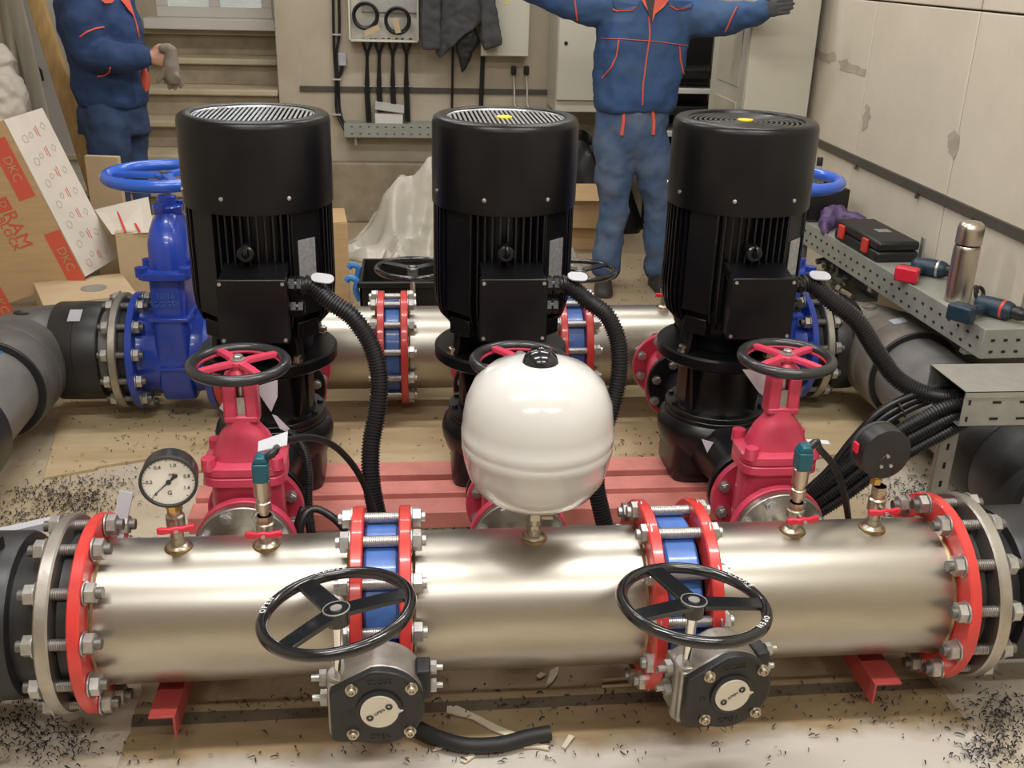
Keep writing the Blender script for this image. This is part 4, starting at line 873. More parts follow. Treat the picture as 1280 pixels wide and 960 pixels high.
# ---- man with outstretched arms
YM = 3.39
def A(x, y, dy=0.): return V(*aY(x, y, YM+dy))
pr = thing('person', 'person in blue work jacket and trousers with orange piping, arms stretched wide', 'person', (A(790, 350)[0], YM, 0))
cx = A(797, 60)[0]
hc = V(cx+.01, YM-.02, 1.70)
bd = MB(); head(bd, hc, (-.1, -1, -.1))
shL, shR = A(760, 2), A(866, 18)
haL, haR = A(640, -25, -.05), A(958, 12, -.33)
limb(bd, [shL, A(700, 0), haL], [.06, .045, .030]); limb(bd, [shR, A(925, 18, -.2), haR], [.06, .045, .030])
hand(bd, haL, haL-A(700, 0), (0, -1, .2), -1, .12, 1.05)
bd.loft([sell(cx, YM, z, a, b, 24, 2.4) for z, a, b in ((.85, .12, .09), (1.0, .15, .10), (1.2, .16, .10), (1.40, .17, .10), (1.50, .13, .08))])
kneeA, kneeB = A(768, 252, -.02), A(823, 250)
ankA, ankB = A(757, 335, -.0), A(822, 335, .03)
hipA, hipB = V(cx-.10, YM, .88), V(cx+.09, YM, .88)
for h, k, a in ((hipA, kneeA, ankA), (hipB, kneeB, ankB)): limb(bd, [h, k, a], [.08, .055, .04])
body = sculpt(bd, 'body', 'skin', pr, .008); hair(body, hc, (-.1, -1, -.1))
tr = MB()
tr.loft([sell(cx+dx, YM, z, a, b, 28, 2.3) for z, a, b, dx in ((.70, .06, .07, -.008), (.74, .13, .10, -.010), (.79, .18, .12, -.012), (.86, .19, .13, -.008), (1.00, .185, .125, 0), (1.06, .18, .12, 0))])
for h, k, a, hm in ((hipA+V(0, 0, -.06), kneeA, ankA, .0), (hipB+V(0, 0, -.06), kneeB, ankB, .0)):
    limb(tr, [h, (h+k)/2+V(0, -.01, 0), k, (k+a)/2, a], [.108, .100, .082, .078, .080], 22)
gv = MB(); hand(gv, haR-.02*(haR-A(925, 18, -.2))/np.linalg.norm(haR-A(925, 18, -.2)), haR-A(925, 18, -.2), (0, -1, .2), 1, .22, .98); sculpt(gv, 'glove', 'grey_cloth', pr, .005, .0, .1, 1)
trs = sculpt(tr, 'trousers', 'trouser', pr, .012, .042, .11, 3)
jk = MB()
jk.loft([sell(cx+dx, YM, z, a, b, 30, 2.4) for z, a, b, dx in ((.965, .195, .135, .004), (.985, .21, .15, .004), (1.03, .222, .158, .004), (1.15, .228, .158, .012), (1.30, .238, .152, .02), (1.42, .236, .138, .025), (1.50, .20, .12, .02), (1.545, .12, .095, .015))])
limb(jk, [shL+V(.05, 0, -.02), A(722, 6), A(685, -8), A(655, -18, -.03)], [.098, .088, .076, .064]); limb(jk, [shR+V(-.05, 0, -.01), A(905, 23, -.12), A(936, 18, -.24), A(956, 13, -.32)], [.102, .084, .068, .050])
jko = sculpt(jk, 'jacket', 'jacket', pr, .012, .04, .12, 3)
for a in ([(811, 20), (812, 45), (808, 75), (804, 105), (803, 131)], [(774, 50), (771, 70), (764, 85), (753, 98)], [(849, 58), (850, 75), (853, 90), (860, 103)], [(718, 0), (720, 13), (722, 25)], [(922, 9), (914, 24), (907, 39)], [(753, 48), (780, 49), (811, 51), (845, 55), (866, 58)], [(766, 11), (771, 14), (790, 13), (797, 7)], [(836, 7), (845, 12), (862, 11)]): piping(jko, a, .0042 if a[0][0] != 753 else .002)
def flap(o, pix, m, name, off=.006):
    p = on_surface(o, pix, off)
    if len(p) >= 3: q = MB(); n = len(p); c = sum(p)/n; w_ = V(0, -.006, 0); q.add(list(p)+[v_+w_ for v_ in p], [tuple(range(n)), tuple(range(2*n-1, n-1, -1))]+[(i, (i+1) % n, (i+1) % n+n, i+n) for i in range(n)]); q.build(name, m, o, smooth=False)
flap(jko, [(766, 1), (799, 1), (797, 7), (790, 12), (771, 12), (767, 7)], 'jacket', 'pocket_flap'); flap(jko, [(833, 1), (866, 3), (864, 10), (848, 11), (836, 6)], 'jacket', 'pocket_flap')
flap(jko, [(806, 0), (817, 0), (816, 14), (813, 28), (809, 16)], 'ink', 'shirt'); flap(jko, [(818, 0), (835, 0), (828, 9), (818, 18), (814, 28), (816, 12)], 'orange', 'collar', .010); flap(jko, [(801, 0), (806, 0), (809, 14), (805, 8)], 'orange', 'collar', .010)
for a in ([(780, 137), (779, 152), (777, 169)], [(815, 137), (817, 152), (816, 168)]): piping(trs, a, .010)
for (kx, ky, dy), (fx, fy) in (((757, 335, 0.), (744, 366)), ((822, 335, .03), (824, 362))):
    an = A(kx, ky, dy); sh = MB(); toe = V(an[0]-.035 if kx < 800 else an[0]+.02, an[1]-.16, 0)
    heel = V(an[0], an[1]+.06, 0); d = toe-heel; d[2] = 0; L = np.linalg.norm(d); d /= L; s = V(-d[1], d[0], 0)
    sh.loft([[heel+d*q*L*1.15+s*w_*u+V(0, 0, z) for u, z in ((-1, .0), (-1.05, .02), (-.9, h*.7), (-.4, h), (.4, h), (.9, h*.7), (1.05, .02), (1, .0))] for q, w_, h in ((0, .030, .07), (.08, .042, .105), (.35, .045, .12), (.55, .048, .085), (.8, .05, .06), (.95, .04, .045), (1, .02, .03))]); sh.build('shoe', 'shoe', pr)
# ---- man in profile holding a glove
YQ = 3.70
def B(x, y, dy=0.): return V(*aY(x, y, YQ+dy))
pl = thing('person', 'person in dark blue workwear seen from the side, holding a grey glove', 'person', (B(142, 150)[0], YQ, 0))
fd = V(1, -.22, 0); hc2 = V(*(B(118, -70)))
bd = MB(); head(bd, hc2, (1, -.25, -.15))
wr_, el_, sh_ = B(186, 71, -.26), B(106, 66, -.20), B(108, -8, -.17)
limb(bd, [sh_, el_, wr_], [.06, .045, .032])
hand(bd, wr_, (1, -.05, -.12), (-.1, -1, .35), 1, .75, 1.05)
bd.loft([[V(*c)+V(a*math.cos(t)*fd[0]-b*math.sin(t)*fd[1]*-1, a*math.cos(t)*fd[1]+b*math.sin(t), 0) for t in np.linspace(0, 2*PI, 24, endpoint=False)] for c, a, b in ((B(140, 150), .07, .06), (B(138, 110), .08, .07), (B(130, 60), .10, .11), (B(118, 5), .10, .16), (B(112, -20), .07, .10))])
for x0, dy in ((138, -.05), (150, .05)): limb(bd, [B(x0, 150, dy), V(B(x0+6, 200, dy)[0], YQ+dy, .48), V(B(x0+8, 200, dy)[0], YQ+dy, .10)], [.08, .055, .04])
b2 = sculpt(bd, 'body', 'skin', pl, .008); hair(b2, hc2, (1, -.25, -.15))
tr = MB()
tr.loft([sell(B(x, y)[0], YQ, B(x, y)[2], a, b, 26, 2.3) for x, y, a, b in ((143, 165, .175, .15), (141, 140, .175, .155), (140, 118, .165, .15), (138, 108, .16, .14))])
for x0, dy, x1 in ((134, -.09, 142), (156, .09, 166)):
    h = B(x0, 150, dy); limb(tr, [h, B((x0+x1)/2, 200, dy), V(B(x1, 240, dy)[0], YQ+dy, .46), V(B(x1, 240, dy)[0]+.01, YQ+dy, .12)], [.118, .105, .086, .084], 22)
t2o = sculpt(tr, 'trousers', 'trouser_dark', pl, .012, .04, .11, 3)
jk = MB()
jk.loft([sell(B(x, y)[0], YQ, B(x, y)[2], a, b, 30, 2.4) for x, y, a, b in ((142, 131, .168, .165), (141, 124, .182, .175), (138, 100, .187, .18), (133, 70, .19, .185), (126, 35, .20, .195), (118, 0, .19, .20), (114, -20, .15, .16), (114, -34, .09, .10))])
limb(jk, [sh_+V(.0, .03, 0), B(104, 30, -.2), el_+V(.03, 0, .0), B(145, 72, -.24), B(178, 72, -.26)], [.105, .098, .088, .078, .060], 22)
limb(jk, [B(125, -4, .2), B(140, 40, .24), B(168, 58, .2)], [.095, .08, .06], 18)
j2 = sculpt(jk, 'jacket', 'jacket_dark', pl, .012, .04, .12, 3)
for a in ([(100, 46), (108, 40), (118, 36), (129, 34)], [(122, 95), (130, 94), (136, 90), (138, 84)], [(160, 0), (165, 15), (170, 32), (173, 46)]): piping(j2, a, .0042)
flap(j2, [(150, 0), (160, 0), (163, 10), (166, 20), (160, 14)], 'orange', 'collar', .008); flap(j2, [(126, 0), (143, 0), (139, 4), (130, 4)], 'orange', 'collar', .008)
q = MB(); p0 = B(181, 92, -.14); q.loft([[p0+V(0, 0, z)+V(w_*math.cos(t), .02*math.sin(t), 0) for t in np.linspace(0, 2*PI, 10, endpoint=False)] for z, w_ in ((.03, .01), (.0, .022), (-.05, .024), (-.085, .008))]); q.build('lining', 'orange', pl)
for dy, x1 in ((-.09, 142), (.09, 166)):
    c = V(B(x1, 240, dy)[0], YQ+dy, 0); sh = MB(); sh.loft([[c+V(-.08+q_*.28, w_*u, z) for u, z in ((-1, 0), (-1, .03), (-.7, h), (.7, h), (1, .03), (1, 0))] for q_, w_, h in ((0, .03, .07), (.2, .045, .11), (.5, .046, .10), (.8, .048, .06), (1, .025, .03))]); sh.build('shoe', 'shoe', pl)
# the glove hanging from his hand
g = MB(); gp = B(209, 66, -.27)
limb(g, [gp+V(-.02, 0, .02), gp+V(.02, 0, .015), B(214, 84, -.27), B(217, 98, -.27)], [.022, .026, .042, .040], 14, .015)
for i, (x, y) in enumerate(((207, 102), (212, 110), (219, 111), (226, 109))): limb(g, [B(212+i*3, 95, -.27-.01*i), B(x, y-4, -.27), B(x, y, -.27)], [.013, .0115, .010], 10, .012)
limb(g, [B(205, 88, -.29), B(200, 98, -.29), B(198, 101, -.29)], [.014, .012, .010], 10, .012)
go = sculpt(g, 'work_glove', 'glove', None, .006, .006, .05, 2); tag(go, 'grey knitted work glove dangling from the hand of the man in profile', 'glove')

# ================================================================== cartons and boards near the stairs
def hexa(name, f, b, m, parent=None):
    q = MB(); q.add(list(f)+list(b), [(0, 1, 2, 3), (7, 6, 5, 4), (0, 4, 5, 1), (1, 5, 6, 2), (2, 6, 7, 3), (3, 7, 4, 0)]); return q.build(name, m, parent, smooth=False)
YC = 2.62
T0, B0 = V(*aY(4, 150, YC)), V(*aY(106, 346, YC)); e = (B0-T0); Le = np.linalg.norm(e); e = e/Le; pv = V(e[2], 0, -e[0]); pv = pv if pv[0] < 0 else -pv
Wc = .62; dn = V(.075, .26, .015)
big = thing('carton', 'large leaning brown carton with red printing and a white printed side', 'carton', tuple((T0+B0)/2-V(.2, 0, .5)))
hexa('box', [T0, B0, B0+pv*Wc, T0+pv*Wc], [T0+dn, B0+dn, B0+pv*Wc+dn, T0+pv*Wc+dn], 'cardboard', big)
nS = np.cross(e, dn); nS /= np.linalg.norm(nS); nS = nS if nS[0] > 0 else -nS
hexa('white_side', [T0+nS*.001, B0+nS*.001, B0+dn*1.02+nS*.001, T0+dn*1.02+nS*.001], [T0+nS*.004, B0+nS*.004, B0+dn*1.02+nS*.004, T0+dn*1.02+nS*.004], 'cardboard_white', big)
fr = V(0, -.0012, 0)
def onface(s, w_): return T0+e*s*Le+pv*w_+fr
def printed(s, w_, L, hgt, txt, sub=None):
    c = onface(s, w_); q = MB(); q.add([c-e*L/2-pv*hgt/2, c+e*L/2-pv*hgt/2, c+e*L/2+pv*hgt/2, c-e*L/2+pv*hgt/2], [(0, 1, 2, 3)]); q.build('print_block', 'ink_red', big, smooth=False)
    text('lettering', txt, hgt*.72, 'cardboard', big, c+fr, e, -pv, .0003)
printed(.27, .065, .27, .075, 'ÐDKC'[1:]); printed(.86, .04, .26, .075, 'DKC')
def sw(x, y): q_ = V(*aY(x, y, YC))-T0; return (q_@e)/Le, q_@pv
text('lettering', 'RAM', .085, 'ink_red', big, onface(*sw(22, 287)), e, -pv); text('lettering', 'BLOCK', .05, 'ink_red', big, onface(*sw(11, 293)), e, -pv)
printed(*sw(4, 256), .06, .06, 'D')
printed(*sw(0, 378), .16, .075, 'DKC')
k = 0
for s in np.linspace(.12, .92, 7):
    for w_ in (.25, .42, .60, .8):
        c = T0+e*Le*s+dn*w_+nS*.0055+e*.01*math.sin(k*1.7); k += 1
        q = MB(); dd = dn/np.linalg.norm(dn)
        if k % 4 in (1, 2, 0): q.torus(c+e*(.012 if k % 4 == 1 else -.006), nS, (.0, .018, .013, .016)[k % 4] or .017, .0014, 6 if k % 4 else 4, 4, .3); q.build('printed_mark', 'ink_grey', big, smooth=False)
        else:
            for o_, L_ in ((-.008, .036), (.006, .05)): q = MB(); p_ = c+dd*o_; q.add([p_-e*L_/2-dd*.002, p_-e*L_/2+dd*.002, p_+e*L_/2+dd*.002, p_+e*L_/2-dd*.002], [(0, 1, 2, 3)]); q.build('printed_mark', 'ink_red', big, smooth=False)
def carton(label, c, sz, rz, m, flaps=True, name='carton', mat2=None, z0=0.):
    t = thing(name, label, 'carton', (c[0], c[1], z0)); R = Rz(rz); x, y, z = sz
    def bx(nm, o, s_, mm, tilt=None): MB().box((0, 0, 0), s_).xf(R if tilt is None else R@tilt, V(c[0], c[1], z0)+R@V(*o)).build(nm, mm, t, bevel=.003)
    bx('box', (0, 0, z/2), (x, y, z), m)
    if flaps:
        bx('lid_flap', (0, -y/4, z+.003), (x, y/2-.003, .005), mat2 or m); bx('lid_flap', (0, y/4, z+.003), (x, y/2-.003, .005), mat2 or m)
    return t
c1 = carton('low flat brown carton with a grey oval sticker, in front of the leaning carton', (-1.575, 2.50, 0), (.38, .36, .28), D(24), 'cardboard_pale')
MB().cyl((-1.535, 2.50, .2862), (-1.535, 2.50, .2872), .055, n=28).build('sticker', 'galvanised', c1)
c2 = carton('tall brown carton standing behind the big blue gate valve', (-1.34, 2.90, 0), (.34, .32, .48), D(12), 'cardboard_pale')
fl1 = hexa('open_flap', [aY(118, 262, 2.95), aY(185, 246, 2.95), aY(193, 290, 2.72), aY(140, 293, 2.72)], [V(*aY(118, 262, 2.95))+V(0, .005, -.005), V(*aY(185, 246, 2.95))+V(0, .005, -.005), V(*aY(193, 290, 2.72))+V(0, .005, -.005), V(*aY(140, 293, 2.72))+V(0, .005, -.005)], 'cardboard_white', c2)
for xa, xb in ((145, 156), (158, 174)):
    P_ = [V(*aY(xa, 262, 2.93)), V(*aY(xa+2, 262, 2.93)), V(*aY(xb+3, 291, 2.715)), V(*aY(xb, 291, 2.715))]; q = MB(); q.add([p+V(0, -.004, .004) for p in P_], [(0, 1, 2, 3)]); q.build('red_stripe', 'carton_red', c2, smooth=False)
carton('pale carton lid standing beside the legs of the man in profile', (aY(132, 240, 3.2)[0], 3.22, 0), (.17, .03, .74), D(-8), 'cardboard_pale', False)
def board(name, label, cat, p0, p1, w, th, m, wd=(1, 0, 0)):
    p0, p1 = V(*p0), V(*p1); d = p1-p0; L = np.linalg.norm(d); d /= L; wv = V(*wd); wv = wv-d*(wv@d); wv /= np.linalg.norm(wv); nn = np.cross(d, wv)
    m_ = MB(); m_.prism(rrect(w/2, th/2, min(th, w)*.06, 2), p0, wv, nn, L); o = m_.build(name, m); return tag(o, label, cat)
board('timber_stud', 'yellow timber stud leaning on the wall behind the man in profile', 'timber', aZ(150, 330, .02), aY(26, -60, 4.30), .085, .045, 'wood', (1, -.15, .2))
board('plank', 'weathered grey-green plank leaning beside the timber stud', 'plank', aZ(88, 300, .02), aY(2, -70, 4.45), .085, .03, 'plank_grey', (1, -.1, .2))
board('plank', 'pale grey plank leaning between the grey-green plank and the wall', 'plank', aZ(60, 290, .02), aY(-22, -70, 4.55), .07, .03, 'board_grey', (1, -.1, .2))
dr = thing('steel_door', 'pale grey steel door leaf leaning behind the timber stud', 'door', (-2.25, 4.6, 0))
hexa('leaf', [aY(20, 0, 4.6), aY(88, 0, 4.6), aY(122, 215, 4.55), aY(60, 290, 4.5)], [V(*aY(20, 0, 4.6))+V(0, .04, 0), V(*aY(88, 0, 4.6))+V(0, .04, 0), V(*aY(122, 215, 4.55))+V(0, .04, 0), V(*aY(60, 290, 4.5))+V(0, .04, 0)], 'board_grey', dr)
q = MB(); q.tube([aY(46, 84, 4.57), aY(50, 88, 4.53), aY(53, 101, 4.53)], .012, 8); q.build('handle', 'case_black', dr)
q = MB(); bp = [aY(-6, 66, 3.6), aY(4, 78, 3.6), aY(4, 84, 3.6), aY(6, 112, 3.55), aY(2, 150, 3.55)]; limb(q, bp, [.06, .07, .035, .11, .15], 18)
sk_ = sculpt(q, 'canvas_sack', 'cardboard_white', None, .012, .05, .07, 1); tag(sk_, 'pale canvas sack tied at the neck behind the leaning carton', 'sack')
carton('brown carton standing behind the pump next to the blue gate valve', (aY(400, 330, 3.2)[0]-.03, 3.22, 0), (.34, .32, .44), D(6), 'cardboard')

# ================================================================== back wall
def WP(x, y, dy=0.): return V(*aY(x, y, YB-dy))
eb = thing('switch_panel', 'open cream electrical enclosure with cable coils on the back wall', 'electrical panel', (-.29, YB-.07, 1.18))
x0, x1, zb, zt, dep = -.50, -.06, 1.175, 1.95, .15
for c, s in ((((x0+x1)/2, YB-.005, (zb+zt)/2), (x1-x0, .01, zt-zb)), ((x0+.006, YB-dep/2, (zb+zt)/2), (.012, dep, zt-zb)), ((x1-.006, YB-dep/2, (zb+zt)/2), (.012, dep, zt-zb)), (((x0+x1)/2, YB-dep/2, zb+.006), (x1-x0, dep, .012)), (((x0+x1)/2, YB-dep/2, zt-.006), (x1-x0, dep, .012))): MB().box(c, s).build('side', 'panel_box', eb, bevel=.002)
MB().box(((x0+x1)/2+.04, YB-.03, 1.42), (.36, .02, .14)).build('mounting_plate', 'galvanised', eb)
MB().box(((x0+x1)/2-.04, YB-.05, 1.50), (.08, .04, .09)).build('breaker', 'latch_blue', eb, bevel=.003); MB().box(((x0+x1)/2+.08, YB-.05, 1.50), (.14, .03, .07)).build('breaker', 'frame_white', eb, bevel=.003)
for i, (x, y) in enumerate(((457, 20), (497, 26))):
    c = WP(x, y, .11); q = MB()
    for k in range(5): q.torus(c+V(.004*math.sin(k*2), -.006+.008*k, .004*math.cos(k*3)), (.1*math.sin(k), 1, .12*math.cos(k)), .078-.004*(k % 3), .007, 36, 8)
    tag(q.build('cable_coil', 'hose_black'), ('coil of black cable beside the blue breaker in the electrical enclosure', 'coil of black cable with brown tag in the electrical enclosure')[i], 'cable', 'cable coils')
    MB().box(WP(x+(8 if i == 0 else -1), y+(18 if i == 0 else 6), .135), (.10 if i == 0 else .035, .004, .035 if i == 0 else .09), Ry(D(-24 if i == 0 else -12))).build('cable_tag', 'cardboard_pale', eb)
for i, x in enumerate((459, 474, 491, 508)):
    t = thing('cable_run', ('first', 'second', 'third', 'fourth')[i]+' forked black cable from the stair side below the open electrical enclosure', 'cable', tuple(WP(x, 150, .06)), 'cables below the enclosure')
    for dx in (-5, 5): q = MB(); q.tube(spline([WP(x+dx, 48, .06), WP(x+dx*.9, 56, .05), WP(x, 72, .035), WP(x+dx*.3, 110, .03), WP(x+dx*.3+2, 152, .04)], .03), .010, 8); q.build('cable', 'hose_black', t)
    MB().box(WP(x+1, 107.5, .02), (.05, .03, .008)).build('clip', 'label_white', t)
t = thing('cable_run', 'pair of black cables with white splitter box beside the enclosure', 'cable', tuple(WP(420, 160, .03)))
for dx in (0, 7): q = MB(); q.tube(spline([WP(416+dx, -30, .03), WP(417+dx, 40, .03), WP(418+dx*.3, 70, .03), WP(420+dx*.4, 100, .03), WP(421+dx*.6, 140, .03), WP(432+dx*.4, 164, .05)], .03), .009, 8); q.build('cable', 'hose_black', t)
MB().box(WP(428, 74, .03), (.05, .04, .08)).build('splitter', 'label_white', t, bevel=.005); q = MB(); q.tube(spline([WP(428, 82, .03), WP(426, 92, .03), WP(421, 97, .03)], .02), .013, 8); q.build('cable', 'hose_black', t)
for y in (43, 99, 143): MB().box(WP(421, y, .03), (.055, .03, .01)).build('clip', 'label_white', t)
t = thing('wall_shelf', 'perforated grey tray shelf on the back wall', 'shelf', (-.25, YB-.08, .58))
MB().box((-.22, YB-.075, .585), (.66, .15, .004)).build('tray_floor', 'tray_paint', t); MB().box((-.22, YB-.15, .625), (.66, .004, .09)).build('tray_side', 'tray_paint', t); MB().box((-.22, YB-.004, .625), (.66, .004, .09)).build('tray_side', 'tray_paint', t)
for k in range(11):
    for z in (.603, .647): MB().box((-.50+k*.055, YB-.1525, z), (.014, .002, .006)).build('slot', 'hole_dark', t, smooth=False)
for x in (-.48, .06): MB().box((x, YB-.05, .55), (.02, .10, .06)).build('bracket', 'galvanised', t)
bxw = thing('junction_box', 'white junction box with loose lid on the wall shelf', 'junction box', (-.25, YB-.08, .588)); MB().box((-.26, YB-.08, .66), (.18, .10, .14)).build('box', 'frame_white', bxw, bevel=.004); MB().box((-.255, YB-.085, .765), (.19, .12, .012), Rx(D(16))@Ry(D(8))).build('lid', 'board_grey', bxw, bevel=.003)
def plug(label, x):
    t = thing('plug', label, 'plug', tuple(WP(x, 90, .03)), 'wall plugs'); MB().box(WP(x, 88, .025), (.032, .05, .055)).build('plug_body', 'case_black', t, bevel=.005); q = MB(); q.tube(spline([WP(x, 95, .03), WP(x+1, 115, .02), WP(x+1, 130, .02), WP(x+6, 140, .03)], .03), .006, 8); q.build('cord', 'frame_white', t)
plug('black plug with white cord on the wall, nearer the hanging jacket', 642); plug('black plug with white cord on the wall, nearer the low cabinet', 658)
for a, b, r, l in (((566, 55), (565, 140), .008, 'thin black cable below the hanging jacket'), ((604, 60), (601, 140), .015, 'thick black cable under the wall cabinet')): q = MB(); q.tube(spline([WP(*a, .02), WP((a[0]+b[0])/2, 100, .02), WP(*b, .02), WP(b[0], 180, .02)], .04), r, 8); tag(q.build('cable', 'hose_black'), l, 'cable')
# hanging jacket
q = MB(); jy = YB-.16
def J(x, y, dy=0.): return V(*aY(x, y, jy+dy))
jt = thing('hanging_jacket', 'dark grey work jacket hanging on the back wall', 'jacket', tuple(J(575, 92)))
def cloth(nm, pix, dy, th, m, fold=.025):
    q = MB(); o_ = J(pix[0][0], pix[0][1], dy); q.prism([((J(x, y, dy)-o_)[0], (J(x, y, dy)-o_)[2]) for x, y in pix], o_, (1, 0, 0), (0, 0, 1), th); return sculpt(q, nm, m, jt, .011, fold, .06, 3)
cloth('sleeve', [(524, -60), (553, -60), (551, 0), (549, 62), (527, 60), (526, 20)], -.02, .10, 'grey_cloth')
cloth('back_panel', [(545, -60), (606, -60), (606, 10), (601, 30), (594, 33), (572, 50), (550, 72), (544, 66), (551, 10)], .0, .07, 'grey_cloth', .035)
cloth('sleeve', [(597, -60), (612, -60), (619, 5), (627, 56), (605, 62), (601, 50), (600, 10)], -.03, .09, 'grey_cloth')
cloth('lining', [(566, 48), (593, 31), (602, 52), (590, 66), (584, 84), (577, 92), (572, 70)], .03, .04, 'case_black', .02)
# wall cabinet and cabinets
def cabinet(label, x0, x1, y0, y1, z0, z1, door=True, grp=None, base=True):
    t = thing('metal_cabinet', label, 'cabinet', ((x0+x1)/2, (y0+y1)/2, z0)); MB().box(((x0+x1)/2, (y0+y1)/2, (z0+z1)/2), (x1-x0, y1-y0, z1-z0)).build('body', 'cabinet', t, bevel=.004)
    if door:
        d = MB().box(((x0+x1)/2, y0-.009, (z0+z1)/2+(.03 if base else 0)), (x1-x0-.01, .018, z1-z0-(.09 if base else .01))).build('door', 'cabinet', t, bevel=.003)
        MB().cyl(((x0+.05), y0-.018, z0+(z1-z0)*.36), ((x0+.05), y0-.022, z0+(z1-z0)*.36), .012, n=14).build('lock', 'case_black', d)
    return t
wc = cabinet('cream wall cabinet with yellow sticker behind the hanging jacket', .335, .645, YB-.14, YB, 1.10, 1.95, True, None, False)
q = MB(); q.add([aY(629, 5, YB-.1605), aY(637, 0, YB-.1605), aY(634, 6, YB-.1605)], [(0, 1, 2)]); q.build('sticker', 'yellow', wc, smooth=False)
cabinet('cream metal cabinet on a plinth behind the man with outstretched arms', .79, 1.44, 4.58, YB-.02, .795, 1.95)
MB_ = thing('metal_cabinet', 'tall cream cabinet standing at the right wall, side panel recessed', 'cabinet', (1.76, 3.6, 0))
xa = aY(927, 140, 3.25)[0]; MB().box(((xa+1.92)/2, 3.56, 1.0), (1.92-xa, .62, 2.0)).build('body', 'cabinet', MB_, bevel=.005)
for z0, z1 in ((.15, 1.02), (1.10, 1.9)): MB().box((xa-.002, 3.55, (z0+z1)/2), (.006, .40, z1-z0)).build('side_panel', 'cabinet_in', MB_, bevel=.002)
MB().box(((xa+1.92)/2, 3.245, 1.02), (1.92-xa-.006, .016, 1.90)).build('door', 'cabinet', MB_, bevel=.003)
rk = thing('equipment_rack', 'dark open rack with pale shelves behind the man with outstretched arms', 'rack', (1.52, 4.6, 0))
xk0, xk1 = 1.47, 1.86
for x in (xk0, xk1): MB().box((x, 4.55, .7), (.02, .3, 1.4)).build('post', 'case_black', rk)
for i, z in enumerate((.55, .70, .84, .96, 1.06)): MB().box(((xk0+xk1)/2, 4.52, z), (xk1-xk0, .34, .03 if i % 2 else .05)).build('shelf', 'frame_white' if i % 2 else 'case_black', rk, bevel=.002)
MB().box(((xk0+xk1)/2, 4.9, .7), (xk1-xk0, .02, 1.4)).build('back', 'case_black', rk)

# ---- heaps and cases on the floor behind the station
def heap(name, label, cat, c, rx, ry, h, m, seed, sharp=.06):
    rnd = np.random.RandomState(seed); ph = rnd.rand(8, 3)*6
    def f(u, v_):
        a = u*2*PI; r_ = v_; x, y = math.cos(a)*r_, math.sin(a)*r_; n = sum((1-2.2*abs(math.sin(p[0]+(x*math.cos(p[1])+y*math.sin(p[1]))*(2.2+1.3*k))))/(1+k*.6) for k, p in enumerate(ph))
        ed = 1+.12*math.sin(3*a+ph[0, 0])+.08*math.sin(7*a+ph[1, 0])
        return V(c[0]+rx*x*ed, c[1]+ry*y*ed, max(.002, c[2]+h*(1-r_**1.7)+sharp*n*(1-r_**4)))
    o = MB().grid(f, 97, 29).build(name, m); s = o.modifiers.new('thick', 'SOLIDIFY'); s.thickness = .002; return tag(o, label, cat)
heap('plastic_film', 'crumpled heap of milky plastic film below the wall shelf', 'plastic film', (.0, 4.25, 0), .60, .46, .50, 'film', 3, .10)
heap('plastic_film', 'low spread of milky plastic film in front of the film heap', 'plastic film', (-.02, 3.35, 0), .40, .38, .20, 'film', 11, .06)
bc = thing('tool_case', 'open black tool case with two blue latches behind the rear manifold', 'tool case', (-.19, 2.60, 0))
x0, x1, y0, y1, hz = -.36, .08, 2.40, 2.79, .34
for c, s in ((((x0+x1)/2, (y0+y1)/2, .01), (x1-x0, y1-y0, .02)), ((x0+.006, (y0+y1)/2, hz/2), (.012, y1-y0, hz)), ((x1-.006, (y0+y1)/2, hz/2), (.012, y1-y0, hz)), (((x0+x1)/2, y0+.006, hz/2), (x1-x0, .012, hz)), (((x0+x1)/2, y1-.006, hz/2), (x1-x0, .012, hz))): MB().box(c, s).build('side', 'case_black', bc, bevel=.003)
MB().box(((x0+x1)/2, y0-.006, hz-.012), (x1-x0+.02, .012, .024)).build('rim', 'case_black', bc, bevel=.003)
for y in (2.45, 2.66):
    q = MB(); q.tube(spline([(x0-.004, y, hz-.10), (x0-.02, y, hz-.05), (x0-.014, y, hz-.01), (x0-.045, y, hz+.005), (x0-.06, y, hz-.01)], .012), .014, 8); q.build('latch', 'latch_blue', bc)
cr_ = thing('slatted_crate', 'black slatted crate standing behind the middle pump', 'crate', (.12, 3.1, 0))
for x in (-.0, .34): MB().box((x, 3.1, .42), (.02, .02, .84)).build('post', 'case_black', cr_)
for k in range(9): MB().box((.17, 3.1, .10+k*.085), (.36, .014, .05), Rx(D(8))).build('slat', 'case_black', cr_, bevel=.002)
c3 = carton('open brown carton under the cream cabinet beside the standing man', (.98, 4.28, 0), (.30, .34, .20), D(-4), 'cardboard', False, z0=.16)
MB().box((.98, 4.10, .385), (.30, .14, .004), Rx(D(35))).build('open_flap', 'cardboard', c3)
carton('dark brown carton supporting the open carton under the cream cabinet', (.97, 4.36, 0), (.34, .34, .16), 0, 'cardboard', False)
heap('rag_pile', 'crumpled pale rag heap on the floor beside the carton and trousers', 'rag', (.70, 3.72, 0), .18, .16, .20, 'film', 21, .03)
heap('shade_heap', 'black heap added in place of the dark void under the cream cabinet', 'dark heap', (1.06, 4.72, 0), .36, .20, .74, 'case_black', 5, .05)  # black heap made up to stand for the shaded void below the cabinet
